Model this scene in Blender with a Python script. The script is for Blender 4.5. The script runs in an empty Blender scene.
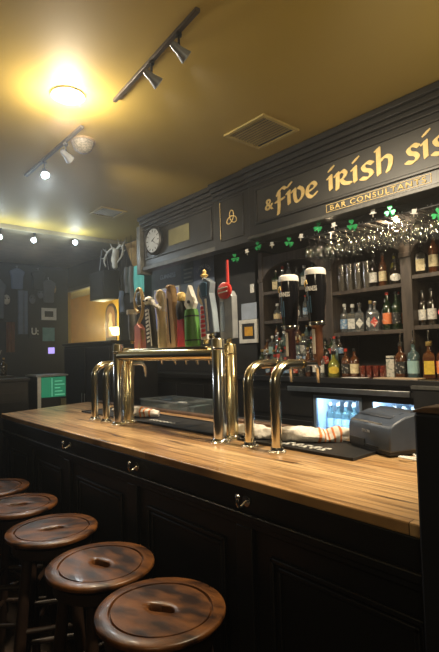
import bpy, bmesh, math, random
from mathutils import Vector, Matrix
random.seed(7)
C = bpy.context.scene.collection
PI = math.pi

# ------------------------------------------------------------------ materials
def mat(name, col, rough=.5, metal=0., col2=None, scale=8., stretch=(1, 1, 1), bump=0., emit=None, estr=0., coat=0., spec=.5, detail=4, lo=.35, hi=.65):
    m = bpy.data.materials.new(name); m.use_nodes = True
    nt = m.node_tree; b = nt.nodes['Principled BSDF']
    b.inputs['Base Color'].default_value = (*col, 1)
    b.inputs['Roughness'].default_value = rough
    b.inputs['Metallic'].default_value = metal
    b.inputs['Coat Weight'].default_value = coat
    b.inputs['Coat Roughness'].default_value = .08
    b.inputs['Specular IOR Level'].default_value = spec
    tc = nt.nodes.new('ShaderNodeTexCoord'); mp = nt.nodes.new('ShaderNodeMapping')
    mp.inputs['Scale'].default_value = stretch
    nt.links.new(tc.outputs['Object'], mp.inputs[0])
    n = nt.nodes.new('ShaderNodeTexNoise'); n.inputs['Scale'].default_value = scale; n.inputs['Detail'].default_value = detail
    nt.links.new(mp.outputs[0], n.inputs[0])
    if col2 is None: col2 = tuple(c*.8 for c in col)
    r = nt.nodes.new('ShaderNodeValToRGB')
    r.color_ramp.elements[0].position = lo; r.color_ramp.elements[1].position = hi
    r.color_ramp.elements[0].color = (*col2, 1); r.color_ramp.elements[1].color = (*col, 1)
    nt.links.new(n.outputs[0], r.inputs[0]); nt.links.new(r.outputs[0], b.inputs['Base Color'])
    if bump:
        bp = nt.nodes.new('ShaderNodeBump'); bp.inputs['Strength'].default_value = bump; bp.inputs['Distance'].default_value = .01
        nt.links.new(n.outputs[0], bp.inputs['Height']); nt.links.new(bp.outputs[0], b.inputs['Normal'])
    if emit:
        b.inputs['Emission Color'].default_value = (*emit, 1); b.inputs['Emission Strength'].default_value = estr
    return m

def glass(name, tint, refl=.12, rough=.04, body=None, bodyfac=0.):
    """thin glass: see-through tint with a fresnel gloss, and a share of solid body colour for what is in it"""
    m = bpy.data.materials.new(name); m.use_nodes = True
    nt = m.node_tree; nt.nodes.remove(nt.nodes['Principled BSDF']); out = nt.nodes['Material Output']
    t = nt.nodes.new('ShaderNodeBsdfTransparent'); t.inputs[0].default_value = (*tint, 1)
    g = nt.nodes.new('ShaderNodeBsdfGlossy'); g.inputs['Roughness'].default_value = rough
    g.inputs[0].default_value = (1, 1, 1, 1)
    lw = nt.nodes.new('ShaderNodeLayerWeight'); lw.inputs[0].default_value = .35
    ma = nt.nodes.new('ShaderNodeMath'); ma.operation = 'MULTIPLY_ADD'; ma.inputs[1].default_value = .6; ma.inputs[2].default_value = refl
    nt.links.new(lw.outputs['Fresnel'], ma.inputs[0])
    src = t
    if bodyfac:
        d = nt.nodes.new('ShaderNodeBsdfDiffuse'); d.inputs[0].default_value = (*body, 1)
        mx0 = nt.nodes.new('ShaderNodeMixShader'); mx0.inputs[0].default_value = bodyfac
        nt.links.new(t.outputs[0], mx0.inputs[1]); nt.links.new(d.outputs[0], mx0.inputs[2]); src = mx0
    mx = nt.nodes.new('ShaderNodeMixShader'); nt.links.new(ma.outputs[0], mx.inputs[0])
    nt.links.new(src.outputs[0], mx.inputs[1]); nt.links.new(g.outputs[0], mx.inputs[2])
    nt.links.new(mx.outputs[0], out.inputs[0])
    return m

def wood_top():
    m = bpy.data.materials.new('bar_top_wood'); m.use_nodes = True
    nt = m.node_tree; L = nt.links.new; b = nt.nodes['Principled BSDF']
    tc = nt.nodes.new('ShaderNodeTexCoord'); mp = nt.nodes.new('ShaderNodeMapping'); mp.inputs['Scale'].default_value = (1, 1, 1)
    L(tc.outputs['Object'], mp.inputs[0])
    br = nt.nodes.new('ShaderNodeTexBrick'); br.inputs['Scale'].default_value = 1.
    br.inputs['Brick Width'].default_value = 1.1; br.inputs['Row Height'].default_value = .055
    br.inputs['Mortar Size'].default_value = .0012; br.inputs['Mortar'].default_value = (.05, .025, .01, 1)
    br.inputs['Color1'].default_value = (.70, .48, .25, 1); br.inputs['Color2'].default_value = (.44, .26, .115, 1)
    br.inputs['Bias'].default_value = .1; L(mp.outputs[0], br.inputs[0])
    m2 = nt.nodes.new('ShaderNodeMapping'); m2.inputs['Scale'].default_value = (2.2, 38, 1); L(tc.outputs['Object'], m2.inputs[0])
    n = nt.nodes.new('ShaderNodeTexNoise'); n.inputs['Scale'].default_value = 1.6; n.inputs['Detail'].default_value = 6; L(m2.outputs[0], n.inputs[0])
    r = nt.nodes.new('ShaderNodeValToRGB'); r.color_ramp.elements[0].position = .3; r.color_ramp.elements[0].color = (.42, .36, .3, 1)
    r.color_ramp.elements[1].position = .62; r.color_ramp.elements[1].color = (1.1, 1.08, 1.05, 1); L(n.outputs[0], r.inputs[0])
    mx = nt.nodes.new('ShaderNodeMix'); mx.data_type = 'RGBA'; mx.blend_type = 'MULTIPLY'; mx.inputs[0].default_value = 1
    L(br.outputs[0], mx.inputs[6]); L(r.outputs[0], mx.inputs[7])
    # dark worn cracks
    m3 = nt.nodes.new('ShaderNodeMapping'); m3.inputs['Scale'].default_value = (1.3, 16, 1); L(tc.outputs['Object'], m3.inputs[0])
    n3 = nt.nodes.new('ShaderNodeTexNoise'); n3.inputs['Scale'].default_value = 1.7; n3.inputs['Detail'].default_value = 3; L(m3.outputs[0], n3.inputs[0])
    r3 = nt.nodes.new('ShaderNodeValToRGB'); r3.color_ramp.elements[0].position = .64; r3.color_ramp.elements[0].color = (1, 1, 1, 1)
    r3.color_ramp.elements[1].position = .69; r3.color_ramp.elements[1].color = (.1, .07, .05, 1); L(n3.outputs[0], r3.inputs[0])
    my = nt.nodes.new('ShaderNodeMix'); my.data_type = 'RGBA'; my.blend_type = 'MULTIPLY'; my.inputs[0].default_value = 1
    L(mx.outputs[2], my.inputs[6]); L(r3.outputs[0], my.inputs[7]); L(my.outputs[2], b.inputs['Base Color'])
    b.inputs['Roughness'].default_value = .33; b.inputs['Coat Weight'].default_value = .25; b.inputs['Coat Roughness'].default_value = .15
    return m

def stool_wood():
    m = mat('stool_wood', (.150, .056, .014), .36, col2=(.016, .006, .003), scale=8, stretch=(1, 2.2, 1), bump=.2, coat=.12, detail=8, lo=.38, hi=.62)
    return m

BLACK = mat('black_paint', (.016, .016, .017), .38, col2=(.011, .011, .012), scale=5, bump=.03)
BARBLK = mat('black_bar_front_paint', (.006, .006, .0075), .5, col2=(.004, .004, .005), scale=6, bump=.03)
HDR = mat('black_header_paint', (.030, .030, .030), .36, col2=(.022, .022, .022), scale=4, bump=.03)
HDRP = mat('charcoal_sign_paint', (.045, .044, .040), .42, col2=(.035, .034, .031), scale=4)
TRIM = mat('worn_black_edge_paint', (.09, .088, .08), .4, col2=(.05, .05, .045), scale=20)
CEIL = mat('ochre_ceiling_paint', (.50, .36, .085), .62, col2=(.46, .33, .075), scale=1.2, bump=.02)
SOFF = mat('cream_soffit_paint', (.36, .31, .20), .5)
WALLD = mat('dark_wall_paint', (.018, .018, .019), .6, col2=(.012, .012, .013))
YWALL = mat('yellow_wall_paint', (.66, .42, .035), .6, col2=(.58, .37, .03), scale=3)
YCEIL = mat('pale_green_ceiling_paint', (.45, .47, .33), .6)
FLOOR = mat('dark_floor_boards', (.035, .022, .014), .5, col2=(.02, .012, .008), scale=2, stretch=(1, 10, 1))
BARTOP = wood_top(); STOOL = stool_wood()
STOOLD = mat('dark_stool_wood', (.028, .014, .008), .45, col2=(.012, .006, .004), scale=6)
EDGEW = mat('worn_wood_edge', (.16, .09, .05), .5, col2=(.05, .03, .018), scale=14)
CHROME = mat('polished_steel', (.84, .84, .82), .16, 1., col2=(.78, .78, .76))
BRASS = mat('polished_brass', (.86, .74, .46), .2, 1., col2=(.78, .66, .38))
STEEL = mat('brushed_steel', (.55, .56, .57), .3, 1.)
RUBBER = mat('black_rubber', (.012, .012, .013), .55)
WHITE = mat('white_paint', (.8, .8, .77), .5)
CREAM = mat('cream_paint', (.72, .64, .45), .5, col2=(.6, .5, .32))
GOLD = mat('gold_leaf', (.95, .72, .30), .5, 0, col2=(.86, .62, .23), scale=30)
RED = mat('red_paint', (.55, .035, .03), .35)
GREEN = mat('green_paint', (.10, .28, .06), .4)
SHAM = mat('shamrock_green_foil', (.03, .50, .16), .3, .3)
TOWEL = mat('white_terry_cloth', (.80, .77, .72), .9, col2=(.68, .64, .58), scale=60, bump=.5)
TOWELO = mat('orange_towel_stripe', (.72, .25, .08), .9, col2=(.6, .2, .07), scale=60, bump=.5)
PLAST = mat('grey_blue_plastic', (.050, .068, .105), .42, col2=(.043, .058, .090), scale=30)
PLASTD = mat('dark_grey_plastic', (.02, .022, .025), .5)
POSTW = mat('dark_shelf_wood', (.085, .065, .050), .45, col2=(.045, .034, .027), scale=5, stretch=(6, 6, 1), bump=.04)
SHELFB = mat('dark_back_panel', (.022, .018, .016), .5)
PAPER = mat('paper', (.75, .75, .72), .7); PAPERB = mat('pale_blue_paper', (.40, .47, .60), .7)
AMBER = mat('amber_print', (.75, .42, .04), .6, col2=(.6, .28, .03), scale=20)
NAVY = mat('navy_cloth', (.16, .20, .30), .8, col2=(.12, .16, .24), scale=6)
SLATE = mat('slate_cloth', (.13, .14, .16), .8); TEAL = mat('teal_print', (.20, .42, .42), .6, col2=(.12, .30, .32), scale=8)
TAN = mat('tan_cloth', (.42, .27, .10), .8, col2=(.3, .18, .07)); BONE = mat('bone', (.55, .52, .46), .6, col2=(.4, .37, .32), scale=12)
RUSTIC = mat('rustic_tan_wood', (.46, .32, .17), .6, col2=(.28, .18, .09), scale=6, stretch=(6, 6, 1), bump=.2)
SKYB = mat('blue_picture_print', (.16, .30, .75), .5, col2=(.62, .55, .80), scale=3)
PINK = mat('dusty_pink_enamel', (.55, .20, .17), .4); SILV = mat('silver_blue_enamel', (.42, .50, .60), .25, .6, col2=(.3, .38, .48), scale=10)
GREYE = mat('grey_enamel', (.35, .37, .40), .35, .3, col2=(.22, .24, .28), scale=14)
STOUT = mat('black_stout', (.006, .006, .008), .12, coat=1.); BLUEG = mat('blue_sheen_print', (.06, .14, .24), .3)
COLBR = mat('copper_brown_column', (.20, .085, .05), .35, .3, col2=(.12, .05, .03), scale=20)
DIAL = mat('grey_clock_dial', (.45, .47, .48), .5)
OLIVE = mat('olive_parchment', (.17, .16, .08), .7, col2=(.13, .12, .06))
BULB = mat('lit_bulb', (1, .9, .75), .5, emit=(1, .80, .52), estr=60)
COLDB = mat('lit_cool_bulb', (1, 1, 1), .5, emit=(.75, .92, 1), estr=45)
WARMB = mat('lit_warm_bulb', (1, .85, .6), .5, emit=(1, .62, .3), estr=25)
LENS = mat('unlit_lamp_lens', (.6, .6, .58), .2, emit=(1, .9, .7), estr=.35)
SHADE = mat('lit_lamp_shade', (1, .9, .6), .6, emit=(1, .82, .38), estr=9)
GRLIT = mat('green_lit_screen', (.02, .14, .08), .4, emit=(.03, .45, .22), estr=.28)
CYLIT = mat('cyan_lit_sign', (.1, .4, .35), .4, emit=(.14, .52, .46), estr=.4)
BLLIT = mat('blue_lit_panel', (.1, .2, .5), .4, emit=(.10, .22, .7), estr=.6)
PULIT = mat('violet_lit_screen', (.3, .2, .6), .4, emit=(.45, .35, .95), estr=1.1)
G_CLEAR = glass('clear_glass', (.90, .92, .92), .10)
G_PINT = glass('smoky_clear_glass', (.84, .82, .78), .07, .1, body=(.6, .55, .48), bodyfac=.08)
G_SPIRIT = glass('clear_spirit_glass', (.72, .76, .78), .12, body=(.6, .65, .68), bodyfac=.12)
G_GREEN = glass('green_glass', (.06, .14, .05), .10, body=(.02, .06, .015), bodyfac=.4)
G_AMBER = glass('amber_glass', (.45, .17, .04), .10, body=(.25, .08, .02), bodyfac=.35)
G_DARK = glass('dark_glass', (.05, .035, .025), .10, body=(.02, .014, .01), bodyfac=.6)
G_YELL = glass('yellow_green_glass', (.55, .52, .10), .10, body=(.42, .42, .05), bodyfac=.4)
G_TEAL = glass('blue_green_glass', (.30, .50, .52), .10, body=(.2, .34, .36), bodyfac=.3)
G_RED = glass('red_tinted_glass', (.55, .14, .10), .12, body=(.4, .08, .05), bodyfac=.3)
G_DOOR = glass('cooler_door_glass', (.85, .9, .95), .04)
G_BIN = glass('clear_plastic', (.70, .74, .76), .10, .15, body=(.5, .55, .56), bodyfac=.14)

# ------------------------------------------------------------------ mesh helpers
class MB:
    def __init__(s): s.bm = bmesh.new()
    def box(s, x0, x1, y0, y1, z0, z1, bev=0.):
        r = bmesh.ops.create_cube(s.bm, size=1.)
        bmesh.ops.scale(s.bm, vec=(x1-x0, y1-y0, z1-z0), verts=r['verts'])
        bmesh.ops.translate(s.bm, vec=((x0+x1)/2, (y0+y1)/2, (z0+z1)/2), verts=r['verts'])
        if bev:
            ed = list({e for v in r['verts'] for e in v.link_edges})
            bmesh.ops.bevel(s.bm, geom=ed, offset=bev, segments=2, affect='EDGES', profile=.7)
        return s
    def lathe(s, prof, seg=24, at=(0, 0, 0), closed=False, M=None):
        rings = []
        for r, z in prof:
            if r < 1e-6: rings.append([s.bm.verts.new((at[0], at[1], at[2]+z))])
            else: rings.append([s.bm.verts.new((at[0]+r*math.cos(2*PI*i/seg), at[1]+r*math.sin(2*PI*i/seg), at[2]+z)) for i in range(seg)])
        if M is not None:
            for rg in rings:
                for v in rg: v.co = M @ v.co
        n = len(rings)
        for k in range(n if closed else n-1):
            a, b = rings[k], rings[(k+1) % n]
            for i in range(seg):
                j = (i+1) % seg
                if len(a) == 1 and len(b) == 1: continue
                if len(a) == 1: s.bm.faces.new((a[0], b[j], b[i]))
                elif len(b) == 1: s.bm.faces.new((a[i], a[j], b[0]))
                else: s.bm.faces.new((a[i], a[j], b[j], b[i]))
        return s
    def tube(s, pts, rad, seg=12, cap=True):
        pts = [Vector(p) for p in pts]; n = len(pts)
        rads = rad if isinstance(rad, (list, tuple)) else [rad]*n
        t0 = (pts[1]-pts[0]).normalized(); up = Vector((0, 0, 1)) if abs(t0.z) < .9 else Vector((1, 0, 0))
        nrm = t0.cross(up).normalized(); rings = []
        for i, p in enumerate(pts):
            t = (pts[min(i+1, n-1)]-pts[max(i-1, 0)]).normalized()
            nrm = (nrm - t*nrm.dot(t)).normalized(); bn = t.cross(nrm)
            rings.append([s.bm.verts.new(p + (nrm*math.cos(2*PI*k/seg)+bn*math.sin(2*PI*k/seg))*rads[i]) for k in range(seg)])
        for a, b in zip(rings, rings[1:]):
            for k in range(seg): s.bm.faces.new((a[k], a[(k+1) % seg], b[(k+1) % seg], b[k]))
        if cap:
            s.bm.faces.new(rings[0][::-1]); s.bm.faces.new(rings[-1])
        return s
    def prism(s, poly, y0, y1, ax='y'):
        """polygon in (x,z) extruded along y (or (x,y) along z / (y,z) along x)"""
        def P(a, b, d): return {'y': (a, d, b), 'z': (a, b, d), 'x': (d, a, b)}[ax]
        f = [s.bm.verts.new(P(a, b, y0)) for a, b in poly]; k = [s.bm.verts.new(P(a, b, y1)) for a, b in poly]
        s.bm.faces.new(f); s.bm.faces.new(k[::-1]); n = len(poly)
        for i in range(n): s.bm.faces.new((f[i], k[i], k[(i+1) % n], f[(i+1) % n]))
        return s
    def sphere(s, c, r, sc=(1, 1, 1), seg=16):
        q = bmesh.ops.create_uvsphere(s.bm, u_segments=seg, v_segments=max(6, seg//2), radius=r)
        bmesh.ops.scale(s.bm, vec=sc, verts=q['verts']); bmesh.ops.translate(s.bm, vec=c, verts=q['verts']); return s
    def build(s, name, m, parent=None, loc=None, smooth=True, ang=40, bevel=0.):
        bmesh.ops.recalc_face_normals(s.bm, faces=s.bm.faces[:])
        if smooth:
            for f in s.bm.faces: f.smooth = True
            for e in s.bm.edges:
                if len(e.link_faces) == 2 and e.calc_face_angle(0) > math.radians(ang): e.smooth = False
        me = bpy.data.meshes.new(name); s.bm.to_mesh(me); s.bm.free(); me.materials.append(m)
        o = bpy.data.objects.new(name, me); C.objects.link(o)
        if parent: o.parent = parent
        if loc: o.location = loc
        if bevel:
            b = o.modifiers.new('bevel', 'BEVEL'); b.width = bevel; b.segments = 2; b.limit_method = 'ANGLE'
        return o
def box(name, x0, x1, y0, y1, z0, z1, m, parent=None, bev=0.):
    return MB().box(x0, x1, y0, y1, z0, z1, bev).build(name, m, parent)
def tag(o, label, cat, group=None, kind=None):
    if label: o['label'] = label
    if cat: o['category'] = cat
    if group: o['group'] = group
    if kind: o['kind'] = kind
    return o
def thing(name, label, cat, loc=(0, 0, 0), rz=0, group=None):
    o = bpy.data.objects.new(name, None); C.objects.link(o); o.location = loc; o.rotation_euler = (0, 0, rz)
    o.empty_display_size = .05
    return tag(o, label, cat, group)
def struct(o): o['kind'] = 'structure'; return o
def dup(root, loc=None, rz=None, label=None, group=None):
    r = root.copy(); C.objects.link(r)
    if loc is not None: r.location = loc
    if rz is not None: r.rotation_euler = (0, 0, rz)
    if label: r['label'] = label
    if group: r['group'] = group
    for ch in list(root.children):
        c = ch.copy(); C.objects.link(c); c.parent = r
        for g in list(ch.children):
            d = g.copy(); C.objects.link(d); d.parent = c
    return r
def text(name, body, h, m, parent, loc, rot=(PI/2, 0, 0), ext=.002, align='CENTER', width=None, spacing=1., bold=.0):
    cu = bpy.data.curves.new(name, 'FONT'); cu.body = body; cu.size = 1.; cu.extrude = 0; cu.align_x = align; cu.space_character = spacing
    cu.offset = bold
    t = bpy.data.objects.new(name, cu); C.objects.link(t)
    bpy.context.view_layer.update()
    me = bpy.data.meshes.new_from_object(t.evaluated_get(bpy.context.evaluated_depsgraph_get()))
    bpy.data.objects.remove(t)
    ys = [v.co.y for v in me.vertices]; xs = [v.co.x for v in me.vertices]
    k = h/(max(ys)-min(ys)); kx = k if width is None else width/(max(xs)-min(xs)); cy = (max(ys)+min(ys))/2
    bm = bmesh.new(); bm.from_mesh(me)
    for v in bm.verts: v.co = Vector((v.co.x*kx, (v.co.y-cy)*k, 0))
    r = bmesh.ops.extrude_face_region(bm, geom=bm.faces[:])
    bmesh.ops.translate(bm, vec=(0, 0, ext), verts=[g for g in r['geom'] if isinstance(g, bmesh.types.BMVert)])
    bmesh.ops.recalc_face_normals(bm, faces=bm.faces[:])
    me = bpy.data.meshes.new(name); bm.to_mesh(me); bm.free(); me.materials.append(m)
    o = bpy.data.objects.new(name, me); C.objects.link(o); o.parent = parent; o.location = loc; o.rotation_euler = rot
    return o
def cr(pts, n=8):
    """Catmull-Rom through points"""
    P = [Vector(p) for p in pts]; P = [P[0]*2-P[1]]+P+[P[-1]*2-P[-2]]; out = []
    for i in range(1, len(P)-2):
        for k in range(n):
            t = k/n
            out.append(.5*((2*P[i])+(P[i+1]-P[i-1])*t+(2*P[i-1]-5*P[i]+4*P[i+1]-P[i+2])*t*t+(3*P[i]-P[i-1]-3*P[i+1]+P[i+2])*t**3))
    out.append(P[-2]); return out

# ------------------------------------------------------------------ the room
XL, XR, YF, CZ = -8.2, 1.6, -2.2, 3.10
struct(box('floor', XL-4.5, XR+.1, YF-.1, 6.1, -.1, 0, FLOOR))
struct(box('ceiling', XL-.1, XR+.1, YF-.1, 4.0, CZ, CZ+.1, CEIL))
struct(box('wall_front', XL-.1, XR+.1, YF-.1, YF, 0, CZ, WALLD))
struct(box('wall_right', XR, XR+.1, YF, 4.0, 0, CZ, WALLD))
struct(box('wall_left', XL-.1, XL, YF, 3.5, 0, CZ, WALLD))
struct(MB().box(-3.42, XR, 3.9, 4.0, 0, CZ).box(-3.46, -3.40, 3.5, 4.0, 0, CZ).box(-6.27, -3.4, 3.5, 3.6, 0, CZ)
       .box(XL-.1, -6.27, 3.5, 3.6, 2.62, CZ).box(XL-.1, -6.27, 3.5, 3.6, 0, 1.0).build('wall_back', WALLD, smooth=False))
struct(box('trim_soffit', XL, -6.02, YF, 3.5, 3.045, 3.0999, SOFF))
# yellow back room beyond the opening
struct(box('wall_yellow', -13, -5.0, 5.25, 5.35, 0, 3.3, YWALL))
struct(box('wall_yellow_side', -5.1, -5.0, 3.6, 5.25, 0, 3.3, YWALL))
struct(box('wall_yellow_end', -13, -12.9, 3.6, 5.25, 0, 3.3, YWALL))
struct(box('wall_yellow_front', -13, XL-.1, 3.5, 3.6, 0, 3.3, YWALL))
struct(box('ceiling_yellow_room', -13, -5.0, 3.6, 5.35, 2.98, 3.1, YCEIL))

# ------------------------------------------------------------------ the bar
bar = thing('bar_counter', 'long black panelled bar with a worn striped wooden top', 'bar', (-2.0, 1.5, 0))
def bp(name, mb, m, **k):
    return mb.build(name, m, bar, loc=(2.0, -1.5, 0), **k)
XA, XB = -3.55, -.15
bp('wooden_top', MB().prism([(XB, 1.02), (XB, 1.80), (-3.82, 1.80), (XA, 1.02)], 1.04, 1.07, 'z'), BARTOP, smooth=False, bevel=.004)
bp('rear_lip', MB().box(-3.75, XB, 1.80, 1.845, 1.0, 1.085), EDGEW, bevel=.003)
b = MB().box(-3.5, XB, 1.035, 1.075, 0, 1.04)
b.box(-3.5, XB, 1.022, 1.036, .965, 1.04)
bp('front_panel', b, BARBLK, bevel=.004)
b = MB()
for z0, z1, y in ((.945, .967, 1.008), (.925, .945, 1.018), (.06, .14, 1.01)): b.box(-3.5, XB, y, 1.036, z0, z1)
xs = [-3.45, -2.95, -2.42, -1.76, -1.09, -.42]
for x in xs: b.box(x-.035, x+.035, 1.018, 1.036, .14, .925)
for x0, x1 in zip(xs, xs[1:]):
    x0 += .10; x1 -= .10
    for t, d in ((.0, .012), (.022, .007)):
        b.box(x0+t, x1-t, 1.036-d, 1.036, .86-t-.014, .86-t); b.box(x0+t, x1-t, 1.036-d, 1.036, .22+t, .22+t+.014)
        b.box(x0+t, x0+t+.014, 1.036-d, 1.036, .22+t, .86-t); b.box(x1-t-.014, x1-t, 1.036-d, 1.036, .22+t, .86-t)
bp('moulding', b, BARBLK, bevel=.003)
bp('end_panel', MB().box(-3.5, -3.46, 1.075, 1.8, 0, 1.03), BARBLK)
bp('rear_panel', MB().box(-3.5, XB, 1.74, 1.78, 0, 1.03), BARBLK)
def hook(x, lab):
    t = thing('bag_hook', lab, 'hook', (x, 1.018, 1.005), group='chrome bag hooks under the bar edge')
    MB().lathe([(0, 0), (.016, 0), (.016, .004), (0, .005)], 14, M=Matrix.Rotation(PI/2, 4, 'X')).build('backplate', CHROME, t)
    MB().tube(cr([(0, -.003, 0), (0, -.03, -.012), (0, -.042, .004), (0, -.038, .018)]), .0045, 8).sphere((0, -.038, .02), .008, seg=10).build('peg', CHROME, t)
hook(-2.37, 'chrome bag hook under the bar edge, furthest from the register')
hook(-1.71, 'chrome bag hook under the bar edge, below the tall tap tower')
hook(-1.07, 'chrome bag hook under the bar edge, nearest the black post')

# black post at the near end of the bar
t = thing('end_post', 'square black post with a worn brown top at the near end of the bar', 'post', (-.35, .97, 0))
MB().box(-.142, .25, -.02, .04, 0, 1.325).build('panel', mat('deep_black_paint', (.010, .012, .018), .5), t, bevel=.006)
MB().prism([(-.143, 1.325), (-.143, 1.330), (-.12, 1.338), (.0, 1.346), (.26, 1.348), (.26, 1.325)], -.02, .045).build('worn_cap', EDGEW, t, bevel=.004)

# rubber bar mat
t = thing('bar_mat', 'long black rubber bar mat running behind the beer taps', 'bar mat', (-2.0, 1.57, 1.07))
b = MB().box(-1.15, 1.03, -.135, .12, 0, .006)
for i in range(2): b.box(-1.15, 1.03, (-.135, .112)[i], (-.127, .12)[i], .006, .011)
b.box(1.022, 1.03, -.135, .12, .006, .011).box(-1.15, -1.142, -.135, .12, .006, .011)
b.build('mat_body', RUBBER, t, bevel=.001)
# white block marks of the mat, worn beyond reading
b = MB()
for i in range(5):
    x = .655+i*.045
    b.box(x, x+.03, -.085+.012*(i % 2), -.066+.012*(i % 2), .0058, .0075).box(x+.008, x+.036, -.05, -.034, .0058, .0075)
    b.box(x+.01, x+.018, -.085, -.034, .0058, .0075)
b.build('white_mark', WHITE, t, smooth=False)
b = MB()
for i in range(7):
    x = -.40+i*.035
    b.box(x, x+.024, -.045, -.037, .0058, .0075).box(x+.006, x+.014, -.06, -.03, .0058, .0075)
b.build('white_mark', WHITE, t, smooth=False)

# rolled towels
def towel(pts, rads, lab, flip=1):
    P = cr(pts, 7); R = [v.x for v in cr([(r, 0, 0) for r in rads], 7)]
    t = thing('bar_towel', lab, 'towel', tuple(P[0]), group='rolled bar towels')
    n = len(P); base = P[0]
    P = [p-base for p in P]
    cut = int(n*.66)
    def tube(i0, i1, name, m, k=1.):
        b = MB(); s = 20
        rings = []
        for i in range(i0, i1):
            tt = (P[min(i+1, n-1)]-P[max(i-1, 0)]).normalized(); nn = tt.cross(Vector((0, 0, 1))).normalized(); bb = nn.cross(tt)
            rg = []
            for q in range(s):
                a = 2*PI*q/s
                w = 1+.13*math.sin(3*a+i*.22)+.07*math.sin(5*a-i*.5)+.05*math.sin(i*1.7)
                z = math.sin(a)*R[i]*w*.92*k
                v = P[i]+nn*math.cos(a)*R[i]*w*1.12*k+bb*z
                v.z = max(v.z, P[i].z-R[i]*.9)
                rg.append(b.bm.verts.new(v))
            rings.append(rg)
        for r0, r1 in zip(rings, rings[1:]):
            for q in range(s): b.bm.faces.new((r0[q], r0[(q+1) % s], r1[(q+1) % s], r1[q]))
        b.bm.faces.new(rings[0][::-1]); b.bm.faces.new(rings[-1])
        return b.build(name, m, t)
    tube(0, n, 'rolled_cloth', TOWEL)
    k = cut
    while k+2 < n-4:
        tube(k, k+2, 'orange_stripe', TOWELO, 1.035); k += 3
    return t
towel([(-1.66, 1.49, 1.100), (-1.60, 1.49, 1.104), (-1.50, 1.51, 1.104), (-1.44, 1.53, 1.101), (-1.36, 1.56, 1.106), (-1.27, 1.60, 1.104), (-1.24, 1.64, 1.098), (-1.21, 1.68, 1.105), (-1.185, 1.74, 1.10)],
      [.016, .028, .032, .026, .035, .034, .028, .034, .028], 'rolled white bar towel with orange stripes beside the printer')
towel([(-2.80, 1.50, 1.103), (-2.72, 1.51, 1.108), (-2.62, 1.52, 1.106), (-2.54, 1.54, 1.110), (-2.48, 1.56, 1.106), (-2.43, 1.60, 1.10)],
      [.016, .028, .03, .033, .028, .018], 'rolled white towel lying behind the far pair of tap arches')

# ------------------------------------------------------------------ tap tower
def column(b, x, y, z0, z1, r):
    b.lathe([(0, z0), (r, z0), (r, z1-.004), (r-.004, z1), (0, z1+.001)], 28, at=(x, y, 0))
t = thing('tap_tower', 'large brass and steel tap tower with a crossbar and tall pillars', 'beer tap tower', (-2.0, 1.38, 1.07))
def tw(name, x, y, r, h, m):
    c = MB().lathe([(0, .0), (r, .0), (r, h-.006), (r-.005, h), (0, h+.003)], 32, at=(x, y, 0)).build(name, m, t)
    return c
def flange(x, y, r):
    f = MB().lathe([(0, 0), (r+.016, 0), (r+.016, .006), (r+.006, .012), (r+.003, .02), (0, .02)], 28, at=(x, y, 0)).build('base_flange', CHROME, t)
    for i in range(6):
        a = i*PI/3+.3; MB().sphere((x+(r+.011)*math.cos(a), y+(r+.011)*math.sin(a), .007), .0055, seg=8).build('bolt', CHROME, f)
for x, y, r, h, m in ((.425, -.03, .029, .452, CHROME), (.40, .06, .031, .428, BRASS), (-.40, -.065, .029, .45, CHROME), (-.425, .01, .033, .428, BRASS)):
    tw('pillar', x, y, r, h, m); flange(x, y, r)
    MB().lathe([(r+.0005, 0), (r+.003, .002), (r+.003, .008), (r+.0005, .01)], 28, at=(x, y, h-.05), closed=True).build('seam_ring', m, t)
MB().tube([(-.385, -.06, .385), (.405, -.03, .385)], .029, 24).build('crossbar', BRASS, t)
MB().box(-.36, .37, -.055, .01, .412, .420, .003).build('crossbar_plate', BRASS, t)
MB().tube([(-.40, .02, .385), (.38, .055, .385)], .025, 20).build('rear_crossbar', BRASS, t)
# faucets behind the crossbar
hx = [-.305, -.17, -.07, .03, .125, .20, .27, .345, .44]
for i, x in enumerate(hx[:7]):
    b = MB().tube([(x, .085, .385), (x, .13, .385), (x, .16, .37), (x, .165, .33)], [.012, .013, .012, .009], 10)
    b.build('faucet', CHROME, t)

def handle(x, y, z, lab, rx=0., ry=0.):
    o = thing('tap_handle', lab, 'tap handle', (x, y, z), group='tap handles above the tap tower')
    o.rotation_euler = (rx, ry, 0)
    MB().lathe([(0, 0), (.011, 0), (.013, .01), (.008, .018), (.008, .03), (0, .03)], 14).build('ferrule', BRASS, o)
    return o
def slab(poly, th, name, m, par, y=0.):
    return MB().prism(poly, y-th/2, y+th/2).build(name, m, par, smooth=False, bevel=.003)
HY = 1.40
# 0 pale pourer handle left
h = handle(-2.385, 1.40, 1.521, 'slim grey tap handle with a white cap, furthest from the sign')
MB().lathe([(0, .02), (.014, .02), (.020, .08), (.021, .16), (0, .16)], 14).build('grip', GREYE, h)
MB().lathe([(0, .16), (.026, .16), (.027, .185), (0, .187)], 14).build('cap', WHITE, h)
# 1 loop
h = handle(-2.305, HY, 1.47, 'tap handle with a tan open loop over a dusty pink body')
slab([(-.028, .02), (.034, .02), (.026, .13), (-.004, .155), (-.024, .14)], .03, 'body', PINK, h)
MB().tube([(.012, .0, .02), (.022, 0, .12)], [.018, .012], 12).build('side_grip', RUSTIC, h)
MB().tube(cr([(-.012, 0, .15), (.022, 0, .20), (.032, 0, .27), (.012, 0, .335), (-.016, 0, .33), (-.034, 0, .28), (-.03, 0, .235), (-.008, 0, .215)], 6), [.008]*43, 10).build('loop', mat('yellow_tan_enamel', (.62, .46, .22), .4), h)
MB().lathe([(0, -.05), (.02, -.035), (.026, 0), (.02, .035), (0, .05)], 14, at=(.0, .008, .285)).build('inset', SILV, h)
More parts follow.
